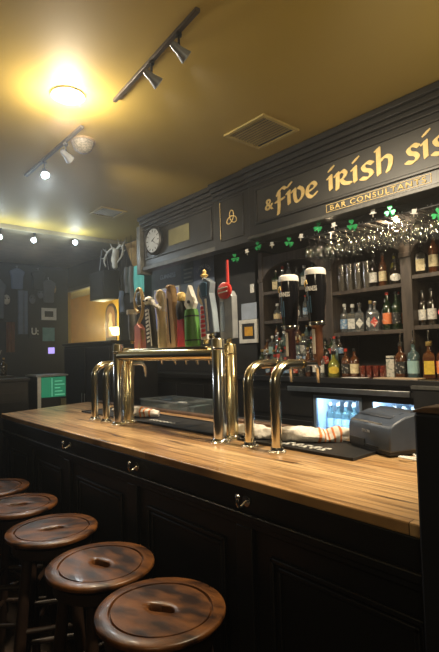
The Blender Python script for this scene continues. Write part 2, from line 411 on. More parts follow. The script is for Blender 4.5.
# 2 black with white lettering
h = handle(-2.17, HY, 1.47, 'black tap handle with white lettering and a white skull top', ry=-.10)
slab([(-.03, .02), (.026, .02), (.02, .24), (-.03, .24)], .028, 'body', PLASTD, h)
for i in range(9): slab([(-.02, .05+.02*i), (.004, .055+.02*i), (.002, .066+.02*i), (-.02, .062+.02*i)], .002, 'letter_mark', WHITE, h, y=-.0155)
slab([(.010, .03), (.018, .03), (.012, .22), (.004, .22)], .002, 'white_stripe', WHITE, h, y=-.0155)
MB().sphere((-.006, 0, .265), .027, (1, .8, .95)).build('skull', WHITE, h)
MB().sphere((-.016, -.019, .268), .007, seg=8).sphere((.005, -.019, .268), .007, seg=8).build('eye_socket', PLASTD, h)
# 3 cream figure
h = handle(-2.07, HY, 1.47, 'cream tap handle shaped like a white standing figure', ry=-.08)
MB().lathe([(0, .02), (.022, .02), (.024, .05), (.019, .16), (.022, .215), (.014, .235), (.010, .245), (.018, .26), (.022, .28), (.016, .305), (0, .315)], 18).build('figure', CREAM, h)
MB().tube([(.018, -.01, .21), (-.012, -.026, .235), (-.03, -.02, .265)], [.010, .009, .007], 8).tube([(.018, 0, .20), (.032, 0, .245), (.03, 0, .29)], [.010, .008, .006], 8).build('arm', WHITE, h)
# 4 rustic wood
h = handle(-1.97, HY, 1.47, 'rustic tan wooden tap handle split like a plank', ry=-.06)
slab([(-.034, .02), (.03, .02), (.022, .18), (.018, .30), (.004, .325), (-.02, .30), (-.03, .17)], .03, 'body', RUSTIC, h)
slab([(-.010, .04), (-.003, .04), (-.010, .26), (-.018, .26)], .004, 'dark_groove', STOOLD, h, y=-.015)
MB().sphere((-.006, -.006, .315), .018, (1.2, .8, .6)).build('knot_top', RUSTIC, h)
# 5 red with black and gold
h = handle(-1.885, HY, 1.47, 'red tap handle with a black middle and gold cap', ry=-.07)
slab([(-.03, .02), (.026, .02), (.018, .15), (-.02, .15)], .032, 'red_body', RED, h)
MB().lathe([(0, .15), (.023, .15), (.027, .18), (.026, .215), (.018, .235), (0, .235)], 16).build('black_middle', PLASTD, h)
MB().lathe([(0, .235), (.015, .235), (.019, .245), (.018, .27), (.012, .278), (0, .28)], 16).build('gold_cap', GOLD, h)
# 6 green with white nib
h = handle(-1.815, HY, 1.47, 'green tap handle topped by a white pointed nib with a black spot', ry=-.05)
MB().lathe([(0, .02), (.032, .02), (.034, .04), (.030, .17), (.026, .19), (0, .19)], 20).build('green_body', GREEN, h)
MB().lathe([(0, 0), (.034, 0), (.034, .006), (0, .006)], 20, at=(0, 0, .045)).lathe([(0, 0), (.0315, 0), (.0315, .006), (0, .006)], 20, at=(0, 0, .155)).build('dark_band', PLASTD, h)
slab([(-.014, .185), (.016, .185), (.032, .215), (.022, .245), (0, .305), (-.022, .245), (-.032, .215)], .024, 'white_nib', WHITE, h)
MB().lathe([(0, 0), (.008, 0), (.008, .003), (0, .003)], 12, M=Matrix.Translation((0, -.012, .225)) @ Matrix.Rotation(PI/2, 4, 'X')).build('black_spot', PLASTD, h)
# 7 red letters, oval emblem and gold top
h = handle(-1.70, 1.385, 1.50, 'tap handle with red vertical lettering, cream oval emblem and gold crown', ry=0)
slab([(-.018, .02), (.018, .02), (.018, .17), (-.018, .17)], .024, 'body', PAPER, h)
for i in range(7): slab([(-.014, .03+.02*i), (.012, .034+.02*i), (.015, .044+.02*i), (-.012, .047+.02*i)], .003, 'letter_mark', RED, h, y=-.0125)
MB().lathe([(0, -.01), (.036, -.01), (.040, 0), (.036, .01), (0, .01)], 24, M=Matrix.Translation((0, -.002, .222)) @ Matrix.Diagonal((.95, 1, 1.4, 1)) @ Matrix.Rotation(PI/2, 4, 'X')).build('oval_emblem', CREAM, h)
MB().lathe([(0, 0), (.02, 0), (.02, .004), (0, .004)], 18, M=Matrix.Translation((.004, -.0125, .222)) @ Matrix.Diagonal((.95, 1, 1.4, 1)) @ Matrix.Rotation(PI/2, 4, 'X')).build('emblem_centre', BLUEG, h)
MB().lathe([(0, .275), (.012, .275), (.008, .29), (.017, .302), (.006, .308), (.008, .32), (0, .33)], 12).build('gold_crown', GOLD, h)
# 8 silver blue blade
h = handle(-1.625, 1.36, 1.524, 'large silver-blue blade shaped tap handle with a dark shield', ry=-.10)
slab([(-.016, .02), (.030, .02), (.028, .12), (.022, .19), (.032, .235), (.0, .262), (-.036, .24), (-.03, .19), (-.018, .13)], .03, 'blade', SILV, h)
slab([(-.02, .18), (.008, .18), (.014, .235), (-.006, .246), (-.026, .235)], .004, 'dark_shield', BLUEG, h, y=-.016)
slab([(-.004, .03), (.004, .03), (.004, .17), (-.006, .17)], .003, 'pale_ridge', WHITE, h, y=-.0155)
# 9 grey with red emblem
h = handle(-1.60, 1.44, 1.50, 'grey tap handle with a round red emblem and thin red spire')
slab([(-.034, .02), (.036, .02), (.034, .20), (.02, .225), (-.02, .225), (-.034, .20)], .03, 'body', GREYE, h)
slab([(-.028, .05), (-.006, .05), (-.008, .18), (-.028, .18)], .003, 'pale_stripe', SILV, h, y=-.0155)
MB().lathe([(0, 0), (.036, 0), (.036, .008), (.03, .012), (0, .012)], 22, M=Matrix.Translation((.0, -.014, .225)) @ Matrix.Rotation(PI/2, 4, 'X')).build('red_emblem', RED, h)
for dz in (-.008, .010): slab([(-.026, .222+dz), (.024, .226+dz), (.024, .231+dz), (-.026, .228+dz)], .002, 'white_script', WHITE, h, y=-.027)
MB().tube([(0, 0, .22), (0, 0, .36)], [.007, .005], 10).build('spire', RED, h)

def seat_handle(root, parent, px, py, pz):
    ch = list(root.children)
    main = max(ch, key=lambda c: sum(p.area for p in c.data.polygons))
    main.name = 'tap_handle'; main['label'] = root['label']; main.parent = parent
    main.scale = (1.24, 1.15, 1.06) if parent.name.startswith('tap_tower') else (1,)*3
    main.location = (root.location.x-px, root.location.y-py, root.location.z-pz); main.rotation_euler = root.rotation_euler
    for c in ch:
        if c is not main: c.parent = main
    bpy.data.objects.remove(root)
tower = t
for o in [o for o in bpy.data.objects if o.type == 'EMPTY' and o.name.startswith('tap_handle')]: seat_handle(o, tower, -2.0, 1.38, 1.07)
# the swan-neck tap arches
def arch(x, y, lab, grp):
    t = thing('tap_arch', lab, 'beer tap', (x, y, 1.07), group=grp)
    pts = [(0, 0, .0)]+[(0, 0, .05*i) for i in range(1, 6)]
    R = .075
    for i in range(0, 9):
        a = PI/2*i/8; pts.append((0, R-R*math.cos(a), .26+R*math.sin(a)))
    pts += [(0, .12, .335), (0, .16, .335)]
    MB().tube(pts, .0205, 20).build('arched_tube', mat_arch, t)
    f = MB().lathe([(0, 0), (.036, 0), (.036, .006), (.026, .012), (.024, .022), (0, .022)], 24).build('base_flange', CHROME, t)
    for i in range(6):
        a = i*PI/3; MB().sphere((.03*math.cos(a), .03*math.sin(a), .007), .005, seg=8).build('bolt', CHROME, f)
    MB().tube([(0, .155, .335), (0, .17, .335), (0, .185, .335)], [.022, .022, .014], 18).build('end_collar', BRASS, t)
    MB().tube([(0, .18, .335), (0, .25, .335), (0, .27, .31), (0, .272, .25)], [.010, .013, .011, .007], 12).build('faucet', CHROME, t)
    return t
mat_arch = mat('steel_and_brass_tube', (.86, .80, .64), .18, 1., col2=(.80, .73, .54), scale=2)
arch_near = arch(-1.255, 1.36, 'steel swan-neck tap arch nearest the printer', 'near pair of tap arches')
arch_next = arch(-1.413, 1.37, 'steel swan-neck tap arch beside the large tower, near pair', 'near pair of tap arches')
arch(-2.56, 1.32, 'swan-neck tap arch just beyond the large tower, far pair', 'far pair of tap arches')
arch(-2.70, 1.316, 'swan-neck tap arch furthest down the bar', 'far pair of tap arches')

# pint-shaped tap handles
def pint(x, y, lab, colm, par):
    t = thing('pint_tap_handle', lab, 'tap handle', (x, y, 1.385 if x < -1.3 else 1.393), group='pint glass tap handles')
    MB().lathe([(0, 0), (.012, 0), (.012, .02), (.020, .03), (.023, .06), (.022, .16), (.030, .17), (0, .172)], 20).build('column', colm, t)
    slab([(-.008, .05), (.006, .05), (.006, .155), (-.008, .155)], .003, 'pale_lettering', BONE, t, y=-.0235)
    MB().lathe([(0, .17), (.036, .17), (.038, .178), (.036, .186), (0, .186)], 24).build('steel_collar', CHROME, t)
    MB().lathe([(0, .186), (.034, .187), (.038, .23), (.045, .33), (.0445, .385), (0, .385)], 28).build('black_glass', STOUT, t)
    MB().lathe([(0, .385), (.045, .385), (.0455, .392), (.0435, .408), (.036, .414), (0, .415)], 28).build('foam_top', WHITE, t)
    lt = text('lettering', 'GUINNESS', .02, WHITE, t, (-.006, -.0455, .325), rot=(0, 0, 0), ext=.001, width=.062)
    lt.location = (0, 0, 0)
    for v in lt.data.vertices:
        a = -PI/2+.08+v.co.x/.045; q = .0452+v.co.z; v.co = Vector((q*math.cos(a), q*math.sin(a), .325+v.co.y))
    b = MB()
    for i, (a0, h0) in enumerate(((-.5, .05), (-.25, .09), (.0, .07))):
        vs_ = []
        for zz in (.225, .225+h0):
            q = .0385+(zz-.23)*.07; vs_.append([b.bm.verts.new((q*math.cos(a), q*math.sin(a), zz)) for a in (-PI/2+a0, -PI/2+a0+.13)])
        b.bm.faces.new((vs_[0][0], vs_[0][1], vs_[1][1], vs_[1][0]))
    b.build('blue_print', BLUEG, t)
    b = MB().tube(cr([(-.024, -.038, .335), (-.026, -.04, .35), (-.016, -.042, .362), (-.010, -.042, .345)], 4), .003, 6)
    b.build('harp_mark', GOLD, t)
    seat_handle(t, par, *par.location)
pint(-1.25, 1.628, 'pint-of-stout shaped tap handle on a copper column, on the near arch', COLBR, arch_near)
pint(-1.405, 1.635, 'pint-of-stout shaped tap handle on a dark purple column', mat('dark_purple_column', (.07, .03, .04), .35, .3), arch_next)

# ------------------------------------------------------------------ receipt printer
t = thing('receipt_printer', 'grey-blue receipt printer on the bar beside the black post', 'printer', (-.975, 1.695, 1.077), rz=-.385)
prof = [(-.10, .012), (-.10, .075), (-.094, .098), (-.075, .112), (-.03, .132), (.02, .142), (.075, .138), (.10, .12), (.10, .012)]
MB().prism(prof, -.125, .125, 'x').build('casing', PLAST, t, bevel=.006)
MB().box(-.118, .118, -.095, .095, -.0, .014).build('base', PLASTD, t)
MB().box(-.112, -.02, -.104, -.099, .014, .040).build('front_slot', PLASTD, t)
MB().box(-.05, .06, -.1035, -.099, .018, .024).build('front_lip', PLASTD, t)
MB().prism([(-.055, .123), (-.05, .128), (.05, .146), (.085, .142), (.085, .138), (.0, .138)], -.12, .075, 'x').build('paper_lid', mat('dark_blue_grey_plastic', (.036, .048, .074), .45), t, bevel=.003)
MB().box(-.12, .07, -.088, -.082, .102, .107).build('tear_bar', STEEL, t)
text('brand_lettering', 'EPSON', .011, mat('pale_grey_print', (.35, .37, .4), .5), t, (-.01, -.1005, .072), ext=.0012, width=.045)
MB().tube(cr([(.15, -.02, .005), (.20, -.05, .006), (.16, -.09, .006), (.26, -.06, .006), (.32, .0, .006)], 6), .004, 8).build('cable', WHITE, t)

# ------------------------------------------------------------------ under-bar bench and clear bin
t = thing('steel_bench', 'low stainless steel work bench behind the bar', 'bench', (-2.9, 2.1, 0))
MB().box(-.85, .75, -.22, .22, .97, 1.0).build('top', STEEL, t, bevel=.003)
for x in (-.8, .7):
    for y in (-.19, .19): MB().tube([(x, y, 0), (x, y, .97)], .018, 10).build('leg', STEEL, t)
t = thing('clear_bin', 'clear plastic bin on the steel bench behind the tap tower', 'bin', (-2.93, 2.12, 1.0))
b = MB()
for a in ((-.32, .32, -.15, -.146), (-.32, .32, .146, .15), (-.32, -.316, -.15, .15), (.316, .32, -.15, .15)): b.box(*a, 0, .11)
b.box(-.32, .32, -.15, .15, 0, .004).build('bin_wall', G_BIN, t, smooth=False)
b = MB()
for a in ((-.327, .327, -.157, -.143), (-.327, .327, .143, .157), (-.327, -.313, -.157, .157), (.313, .327, -.157, .157)): b.box(*a, .108, .116)
b.build('rim', G_BIN, t, smooth=False)
for i in range(6):
    r = thing('folded_napkins', f'pale folded napkin bundle in the clear bin, {["first","second","third","fourth","fifth","sixth"][i]} from its far end', 'napkins', (-3.19+i*.10, 2.12, 1.005), rz=.1*(i % 3)-.1, group='napkin bundles in the clear bin')
    MB().box(-.038, .038, -.09, .09, 0, .04+.02*(i % 3), .006).build('stack', (PAPER, mat('grey_napkin', (.3, .33, .34), .8))[i % 2], r)
    MB().box(-.0388, .0388, -.012, .012, -.0005+.001, .0405+.02*(i % 3)).build('paper_band', TEAL, r)

# ------------------------------------------------------------------ bar stools
def hole_r(a):      # s-shaped slot approximated by a lens contour
    hx, hy = .044, .017
    return 1/math.sqrt((math.cos(a)/hx)**2+(math.sin(a)/hy)**2)
def make_stool():
    t = thing('bar_stool', 'x', 'bar stool', (0, 0, 0))
    seg = 64; b = MB()
    prof = [(0, -.024), (0, -.003), (.0, 0.0), (.15, .0), (.60, .001), (.715, .001), (.725, -.007), (.75, -.007), (.762, .002), (.97, .002), (.992, -.001), (1., -.006), (.99, -.013), (.94, -.017), (.5, -.026)]
    rings = []
    for u, dz in prof:
        rg = []
        for i in range(seg):
            a = 2*PI*i/seg; h = hole_r(a)+(.004 if (u == 0 and dz == 0.0) else 0); r = h+( .18-h)*u
            sx = .010*math.sin(a*1)*math.copysign(1, math.cos(a)) if u == 0 else 0
            rg.append(b.bm.verts.new((r*math.cos(a), r*math.sin(a)+ (0 if u > .1 else .012*math.sin(3*r/.04*math.cos(a))*.35), .76+dz)))
        rings.append(rg)
    n = len(rings)
    for k in range(n):
        A, B = rings[k], rings[(k+1) % n]
        for i in range(seg): b.bm.faces.new((A[i], A[(i+1) % seg], B[(i+1) % seg], B[i]))
    b.build('seat', STOOL, t, ang=50)
    MB().lathe([(.12, .695), (.155, .695), (.155, .728), (.12, .728)], 32, closed=True).build('apron_ring', STOOLD, t)
    for i in range(4):
        a = PI/4+i*PI/2
        c, s = math.cos(a), math.sin(a)
        MB().tube([(.115*c, .115*s, .727), (.15*c, .15*s, .40), (.195*c, .195*s, 0)], [.019, .022, .016], 14).build('leg', STOOLD, t)
    for z, rr in ((.26, .163), (.42, .147)):
        b = MB(); pts = [(rr*math.cos(PI/4+k*PI/2), rr*math.sin(PI/4+k*PI/2), z) for k in range(5)]
        for p0, p1 in zip(pts, pts[1:]): b.tube([p0, p1], .011, 10)
        b.build('foot_rail', STOOLD, t)
    return t
st = make_stool()
spots = [(-1.14, .745, .35, 'round varnished wooden bar stool nearest the camera'), (-1.52, .757, .1, 'round wooden bar stool, second nearest the camera'),
         (-1.959, .763, 1.1, 'darker round wooden bar stool, third from the camera'), (-2.393, .767, .9, 'dark round bar stool, fourth from the camera, cut by the photo edge'),
         (-2.80, .77, .2, 'round bar stool whose rim just shows beyond the other four')]
for i, (x, y, a, lab) in enumerate(spots):
    s = st if i == 0 else dup(st)
    s.location = (x, y, 0); s.rotation_euler = (0, 0, a); s['label'] = lab; s['group'] = 'wooden bar stools in a row along the bar'

# ------------------------------------------------------------------ header with the painted sign
XE = 1.5
hd = thing('bar_header', 'long black panelled header over the back bar with gold painted lettering', 'sign header', (-2.9, 3.06, 2.46))
def hp(name, mb, m, **k): return mb.build(name, m, hd, loc=(2.9, -3.06, -2.46), **k)
b = MB().box(-2.99, XE, 2.97, 3.12, 2.46, 3.095).box(-4.87, -3.47, 3.02, 3.14, 2.46, 3.095)
hp('header_body', b, HDR, bevel=.004)
hp('pilaster_block', MB().box(-3.49, -2.97, 2.985, 3.13, 2.45, 3.095), HDR, bevel=.004)
hp('end_bracket', MB().box(-4.93, -4.85, 2.97, 3.14, 2.42, 3.0), mat('worn_grey_edge', (.20, .20, .18), .4, col2=(.10, .10, .09), scale=12), bevel=.006)
b = MB()
for x0, x1, y in ((-2.99, XE, 2.97), (-4.87, -3.49, 3.02), (-3.49, -2.985, 2.985)):
    for z0, z1, d in ((3.05, 3.095, .075), (3.01, 3.05, .05), (2.975, 3.01, .03), (2.935, 2.955, .016)): b.box(x0, x1, y-d, y, z0, z1)
hp('cornice', b, HDR, bevel=.006)
b = MB()
def frame(b, x0, x1, z0, z1, y, w=.018, d=.014):
    b.box(x0, x1, y-d, y, z1-w, z1).box(x0, x1, y-d, y, z0, z0+w).box(x0, x0+w, y-d, y, z0+w, z1-w).box(x1-w, x1, y-d, y, z0+w, z1-w)
frame(b, -2.90, XE, 2.575, 2.90, 2.97, .022, .016); frame(b, -4.80, -3.56, 2.58, 2.92, 3.02); frame(b, -3.40, -3.07, 2.52, 2.92, 2.985, .012, .01)
hp('panel_moulding', b, HDR, bevel=.004)
hp('sign_board', MB().box(-2.876, XE, 2.962, 2.97, 2.60, 2.876), HDRP)
b = MB().box(-2.99, XE, 2.945, 2.97, 2.455, 2.483).box(-4.87, -3.49, 2.995, 3.02, 2.455, 2.50)
hp('bottom_rail', b, TRIM, bevel=.004)
# trinity knot
kn = [Vector((.025*(math.sin(t_)+1.7*math.sin(2*t_)), 0, -.025*(math.cos(t_)-1.7*math.cos(2*t_)))) for t_ in [2*PI*i/90 for i in range(91)]]
hp('trinity_knot', MB().tube([v*1.1+Vector((-3.235, 2.982, 2.72)) for v in kn], .0042, 8), GOLD)
hp('end_trinity_mark', MB().tube([(-3.40+.012, 2.973, 2.54), (-3.40+.012, 2.973, 2.90)], .002, 6), GOLD)

# uncial letters drawn with a broad pen
def pen(b, pts, w=.24, th=.075, ang=.5, n=6, ox=0, oz=0, k=1., slant=.0):
    P = cr([(x, 0, z) for x, z in pts], n)
    c, s = math.cos(ang), math.sin(ang)
    nib = [(-w/2*c+th/2*s, -w/2*s-th/2*c), (w/2*c+th/2*s, w/2*s-th/2*c), (w/2*c-th/2*s, w/2*s+th/2*c), (-w/2*c-th/2*s, -w/2*s+th/2*c)]
    for p, q in zip(P, P[1:]):
        ps = [(p.x+a, p.z+d) for a, d in nib]+[(q.x+a, q.z+d) for a, d in nib]
        # convex hull of the two nib prints
        ps = sorted(set((round(x, 5), round(z, 5)) for x, z in ps)); lo = []; hi = []
        cross = lambda o, a, e: (a[0]-o[0])*(e[1]-o[1])-(a[1]-o[1])*(e[0]-o[0])
        for pt in ps:
            while len(lo) > 1 and cross(lo[-2], lo[-1], pt) <= 0: lo.pop()
            lo.append(pt)
        for pt in reversed(ps):
            while len(hi) > 1 and cross(hi[-2], hi[-1], pt) <= 0: hi.pop()
            hi.append(pt)
        hull = lo[:-1]+hi[:-1]
        b.kk = getattr(b, 'kk', 0)+1
        if len(hull) > 2: b.prism([(ox+x*k, oz+z*k) for x, z in hull], 2.9575-b.kk*.00004, 2.9625+b.kk*.000005)
GL = {
 'f': (.86, [[(.30, 1.12), (.28, .6), (.27, .1), (.20, -.38)], [(.16, .98), (.34, 1.28), (.62, 1.40), (.82, 1.28)], [(.02, .52), (.3, .56), (.66, .64)]]),
 'i': (.46, [[(.06, .86), (.22, .98)], [(.22, 1.0), (.21, .5), (.22, .10)], [(.16, 1.32), (.38, 1.52)]]),
 'v': (.98, [[(.02, .86), (.20, .98), (.20, .55), (.30, .14), (.55, .10), (.80, .42), (.78, .80), (.52, 1.02)]]),
 'e': (.90, [[(.78, .26), (.52, .06), (.22, .22), (.14, .56), (.32, .92), (.60, .98), (.76, .78), (.60, .60), (.20, .46)]]),
 'r': (1.02, [[(.06, .86), (.20, .98)], [(.20, 1.0), (.19, .5), (.16, -.02)], [(.24, .86), (.50, 1.02), (.68, .82), (.54, .56), (.28, .46)], [(.40, .50), (.60, .22), (.96, .10)]]),
 's': (.86, [[(.72, .86), (.46, 1.0), (.22, .84), (.30, .60), (.56, .46), (.66, .24), (.44, .04), (.10, .14)]]),
 'h': (1.02, [[(.08, 1.50), (.20, 1.58)], [(.20, 1.6), (.20, .8), (.20, .04)], [(.26, .74), (.52, .98), (.80, .84), (.80, .44), (.66, .06)]]),
}
def word(wd, x0, x1, zb, k):
    adv = sum(GL[c][0] for c in wd); kx = (x1-x0)/adv; x = x0
    for c in wd:
        b = MB()
        for st_ in GL[c][1]: pen(b, st_, ox=0, oz=0, k=1.)
        for v in b.bm.verts: v.co.x = x+v.co.x*kx; v.co.z = zb+v.co.z*k
        o = hp('letter_'+c, b, GOLD, smooth=False)
        x += GL[c][0]*kx
word('five', -2.655, -2.215, 2.652, .118)
word('irish', -2.125, -1.575, 2.655, .118)
word('sis', -1.505, -1.215, 2.66, .118)
text('ampersand', '&', .098, GOLD, hd, (2.9-2.735, 2.962-3.06, 2.715-2.46), ext=.004, width=.10, bold=.02)
text('small_lettering', 'BAR CONSULTANTS', .038, GOLD, hd, (2.9-1.745, 2.969-3.06, 2.532-2.46), ext=.004, width=.74, spacing=1.25, bold=.012)
b = MB(); frame(b, -2.15, -1.34, 2.503, 2.562, 2.9695, .003, .003); hp('small_lettering_border', b, GOLD)

# clock and parchment on the left header
t = thing('wall_clock', 'round wall clock with grey dial and black rim on the header', 'clock', (-4.57, 3.0, 2.765))
RX = Matrix.Rotation(PI/2, 4, 'X')
MB().lathe([(0, -.018), (.155, -.018), (.165, 0), (.165, .03), (.150, .045), (.138, .03), (0, .03)], 40, M=RX).build('rim', PLASTD, t)
MB().lathe([(0, .030), (.137, .030), (.137, .034), (0, .034)], 40, M=RX).build('dial', DIAL, t)
for i in range(12):
    a = i*PI/6; c, s = math.cos(a), math.sin(a)
    MB().prism([(.098*c-.005*s, .098*s+.005*c), (.125*c-.005*s, .125*s+.005*c), (.125*c+.005*s, .125*s-.005*c), (.098*c+.005*s, .098*s-.005*c)], -.037, -.034).build('hour_mark', PLASTD, t, smooth=False)
for a, L_, w in ((.5, .07, .006), (-.6, .105, .004)):
    c, s = math.cos(a), math.sin(a); MB().prism([(-w*s, w*c), (L_*c, L_*s), (w*s, -w*c), (-.02*c, -.02*s)], -.041, -.038).build('clock_hand', PLASTD, t, smooth=False)
t = thing('parchment_notice', 'faded olive paper notice on the header beside the clock', 'notice', (-4.13, 3.018, 2.75))
MB().box(-.19, .19, -.003, .0, -.09, .09).build('sheet', OLIVE, t)

# ------------------------------------------------------------------ back bar: shelving
sh = thing('back_bar_shelving', 'dark wooden arched shelving holding rows of bottles behind the bar', 'shelf unit', (-2.2, 3.7, 1.24))
def sp(name, mb, m, **k): return mb.build(name, m, sh, loc=(2.2, -3.7, -1.24), **k)
posts = [(-3.40, -3.34), (-2.64, -2.50), (-1.855, -1.765), (-1.0, -.91), (-.2, -.12)]
for x0, x1 in posts: sp('post', MB().box(x0, x1, 3.485, 3.88, 1.236, 2.47).box(x0-.006, x1+.006, 3.475, 3.5, 2.16, 2.2), POSTW, bevel=.005)
sp('back_panel', MB().box(-3.38, -.15, 3.87, 3.895, 1.236, 2.5), SHELFB)
bays = [(a[1], c[0]) for a, c in zip(posts, posts[1:])]
SZ = [[1.50, 1.765, 2.06], [1.605, 1.965], [1.625, 2.015], [1.62, 2.0]]
for (x0, x1), zs in zip(bays, SZ):
    for z in zs: sp('shelf', MB().box(x0, x1, 3.49, 3.87, z-.032, z), POSTW, bevel=.003)
    # arched spandrel
    cx, w = (x0+x1)/2, (x1-x0)/2; arc = [(cx+w*math.cos(a), 2.17+.17*math.sin(a)) for a in [PI*i/20 for i in range(21)]]
    b = MB()
    for p, q in zip(arc, arc[1:]):
        b.prism([(p[0], p[1]), (p[0], 2.42), (q[0], 2.42), (q[0], q[1])], 3.495, 3.53)
    bmesh.ops.remove_doubles(b.bm, verts=b.bm.verts[:], dist=1e-5)
    sp('arched_top', b, POSTW, smooth=False)
struct(box('ceiling_niche', -3.40, XE, 3.12, 3.9, 2.505, 2.53, SHELFB))

# counter and coolers
ct = thing('back_counter', 'black back counter with steel edge strip and glass cooler doors', 'back counter', (-2.5, 3.5, 0))
def cp(name, mb, m, **k): return mb.build(name, m, ct, loc=(2.5, -3.5, 0), **k)
cp('worktop', MB().box(-3.38, -.15, 3.15, 3.89, 1.19, 1.235).box(-5.5, -3.38, 3.15, 3.495, 1.19, 1.235), BLACK, bevel=.004)
cp('near_worktop_edge', MB().box(-1.615, -.15, 3.10, 3.15, 1.175, 1.20), TRIM, bevel=.003)
cp('steel_strip', MB().box(-2.75, -1.64, 3.135, 3.155, 1.115, 1.155), STEEL, bevel=.002)
cp('cabinet_end', MB().box(-1.60, -.15, 3.11, 3.85, 0, 1.174).box(-2.06, -2.0, 3.2, 3.85, 0, 1.19).box(-2.0, -1.6, 3.2, 3.85, 0, .25).box(-2.52, -2.0, 3.2, 3.85, 0, .25)
   .box(-2.52, -1.6, 3.2, 3.85, 1.085, 1.19).box(-2.52, -1.6, 3.82, 3.85, .25, 1.085), BLACK)
b = MB().box(-3.38, -2.52, 3.2, 3.85, 0, 1.19).box(-5.5, -3.38, 3.2, 3.495, 0, 1.19)
for x in (-5.4, -4.9, -4.4, -3.9, -3.4, -2.95):
    for z0, z1 in ((.1, .56), (.60, .86), (.90, 1.12)): b.box(x+.02, x+.42, 3.188, 3.2, z0, z1)
cp('cabinet', b, BLACK, bevel=.003)
WINT = mat('cooler_liner', (.45, .55, .65), .5)
for x0, x1 in ((-2.52, -2.06), (-2.0, -1.6)):
    cp('cooler_liner', MB().box(x0, x1, 3.80, 3.815, .25, 1.085).box(x0, x0+.01, 3.24, 3.8, .25, 1.085).box(x1-.01, x1, 3.24, 3.8, .25, 1.085), WINT, smooth=False)
    cp('cooler_shelf', MB().box(x0+.01, x1-.01, 3.27, 3.8, .765, .775), STEEL)
    d = MB(); w = .025
    d.box(x0, x1, 3.195, 3.22, .25, .28).box(x0, x1, 3.195, 3.22, 1.06, 1.085).box(x0, x0+w, 3.195, 3.22, .28, 1.06).box(x1-w, x1, 3.195, 3.22, .28, 1.06)
    d = cp('cooler_door', d, PLASTD if x0 > -2.1 else mat('blue_grey_door_frame', (.22, .27, .33), .35, .4))
    MB().box(x0+w, x1-w, 3.205, 3.209, .28, 1.06).build('door_glass', G_DOOR, d)
    MB().tube([(x0+.05, 3.32, 1.075), (x1-.05, 3.32, 1.075)], .007, 8).build('lit_tube', COLDB, d)

# ------------------------------------------------------------------ bottles
ORD = ['first', 'second', 'third', 'fourth', 'fifth', 'sixth', 'seventh', 'eighth', 'ninth', 'tenth', 'eleventh', 'twelfth', 'thirteenth', 'fourteenth', 'fifteenth']
PROF = {
 'wine': ([(0, .0), (.034, 0), (.037, .006), (.037, .185), (.030, .212), (.016, .235), (.0135, .25), (.0135, .292)], (.0150, .288, .312), (.05, .14), 20),
 'liquor': ([(0, .0), (.040, 0), (.043, .006), (.043, .155), (.036, .178), (.017, .195), (.014, .21), (.014, .245)], (.0165, .242, .270), (.035, .125), 20),
 'square': ([(0, .0), (.052, 0), (.055, .006), (.055, .145), (.045, .168), (.020, .182), (.015, .195), (.015, .225)], (.019, .222, .252), (.03, .12), 4),
 'squat': ([(0, .0), (.046, 0), (.050, .010), (.050, .085), (.038, .125), (.018, .145), (.015, .155), (.015, .185)], (.021, .183, .212), (.025, .085), 20),
 'slim': ([(0, .0), (.030, 0), (.033, .006), (.032, .20), (.024, .235), (.013, .262), (.013, .31)], (.015, .306, .33), (.05, .15), 18),
}
_cache = {}
def bottle(kind, g, cap, lab, shape='band', pourer=False):
    key = (kind, g.name, cap.name, lab.name, shape, pourer)
    if key in _cache: return dup(_cache[key])
    prof, (cr_, c0, c1), (l0, l1), seg = PROF[kind]
    o = thing('bottle', 'x', 'bottle')
    M4 = Matrix.Rotation(PI/4, 4, 'Z') if seg == 4 else None
    MB().lathe(prof+[(0, prof[-1][1])], seg, M=M4).build('glass_body', g, o, ang=30, bevel=.004 if seg == 4 else 0)
    MB().lathe([(cr_-.001, c0), (cr_, c0+.002), (cr_, c1-.002), (cr_-.002, c1), (0, c1)], 12).build('cap', cap, o)
    if pourer: MB().tube([(0, 0, c1), (0, 0, c1+.035), (.004, -.012, c1+.075)], .005, 8).build('pourer', CHROME, o)
    r = max(p[0] for p in prof)*(math.cos(PI/4) if seg == 4 else 1)+.0012
    b = MB()
    if seg == 4:
        if shape == 'diamond': b.prism([(0, l0), (r*.8, (l0+l1)/2), (0, l1), (-r*.8, (l0+l1)/2)], -r-.001, -r)
        else: b.prism([(-r*.8, l0), (r*.8, l0), (r*.8, l1), (-r*.8, l1)], -r-.001, -r)
    else:
        n = 14; A = 1.25; cols = []
        for i in range(n+1):
            u = -1+2*i/n; a = -PI/2+u*A; h = 1.
            if shape == 'diamond': h = max(.02, 1-abs(u)/.8)
            if shape == 'round': h = math.sqrt(max(.0004, 1-(u/.8)**2))
            if shape != 'band' and abs(u) > .8: continue
            m_, hh = (l0+l1)/2, (l1-l0)/2*h
            cols.append((b.bm.verts.new((r*math.cos(a), r*math.sin(a), m_-hh)), b.bm.verts.new((r*math.cos(a), r*math.sin(a), m_+hh))))
        for p, q in zip(cols, cols[1:]): b.bm.faces.new((p[0], q[0], q[1], p[1]))
    b.build('label', lab, o)
    _cache[key] = o; return o
L_W = mat('white_label', (.72, .71, .66), .6, col2=(.5, .5, .47), scale=60, lo=.4, hi=.5)
L_C = mat('cream_label', (.68, .58, .36), .6, col2=(.55, .45, .26), scale=60, lo=.42, hi=.5)
L_O = mat('orange_label', (.80, .22, .07), .5, col2=(.65, .55, .4), scale=35, lo=.38, hi=.42)
L_R = mat('red_label', (.60, .06, .04), .5, col2=(.7, .6, .5), scale=50, lo=.4, hi=.45)
L_Y = mat('yellow_label', (.80, .58, .06), .5, col2=(.6, .42, .05), scale=40)
L_K = mat('black_label', (.03, .03, .03), .4, col2=(.5, .48, .42), scale=60, lo=.36, hi=.40)
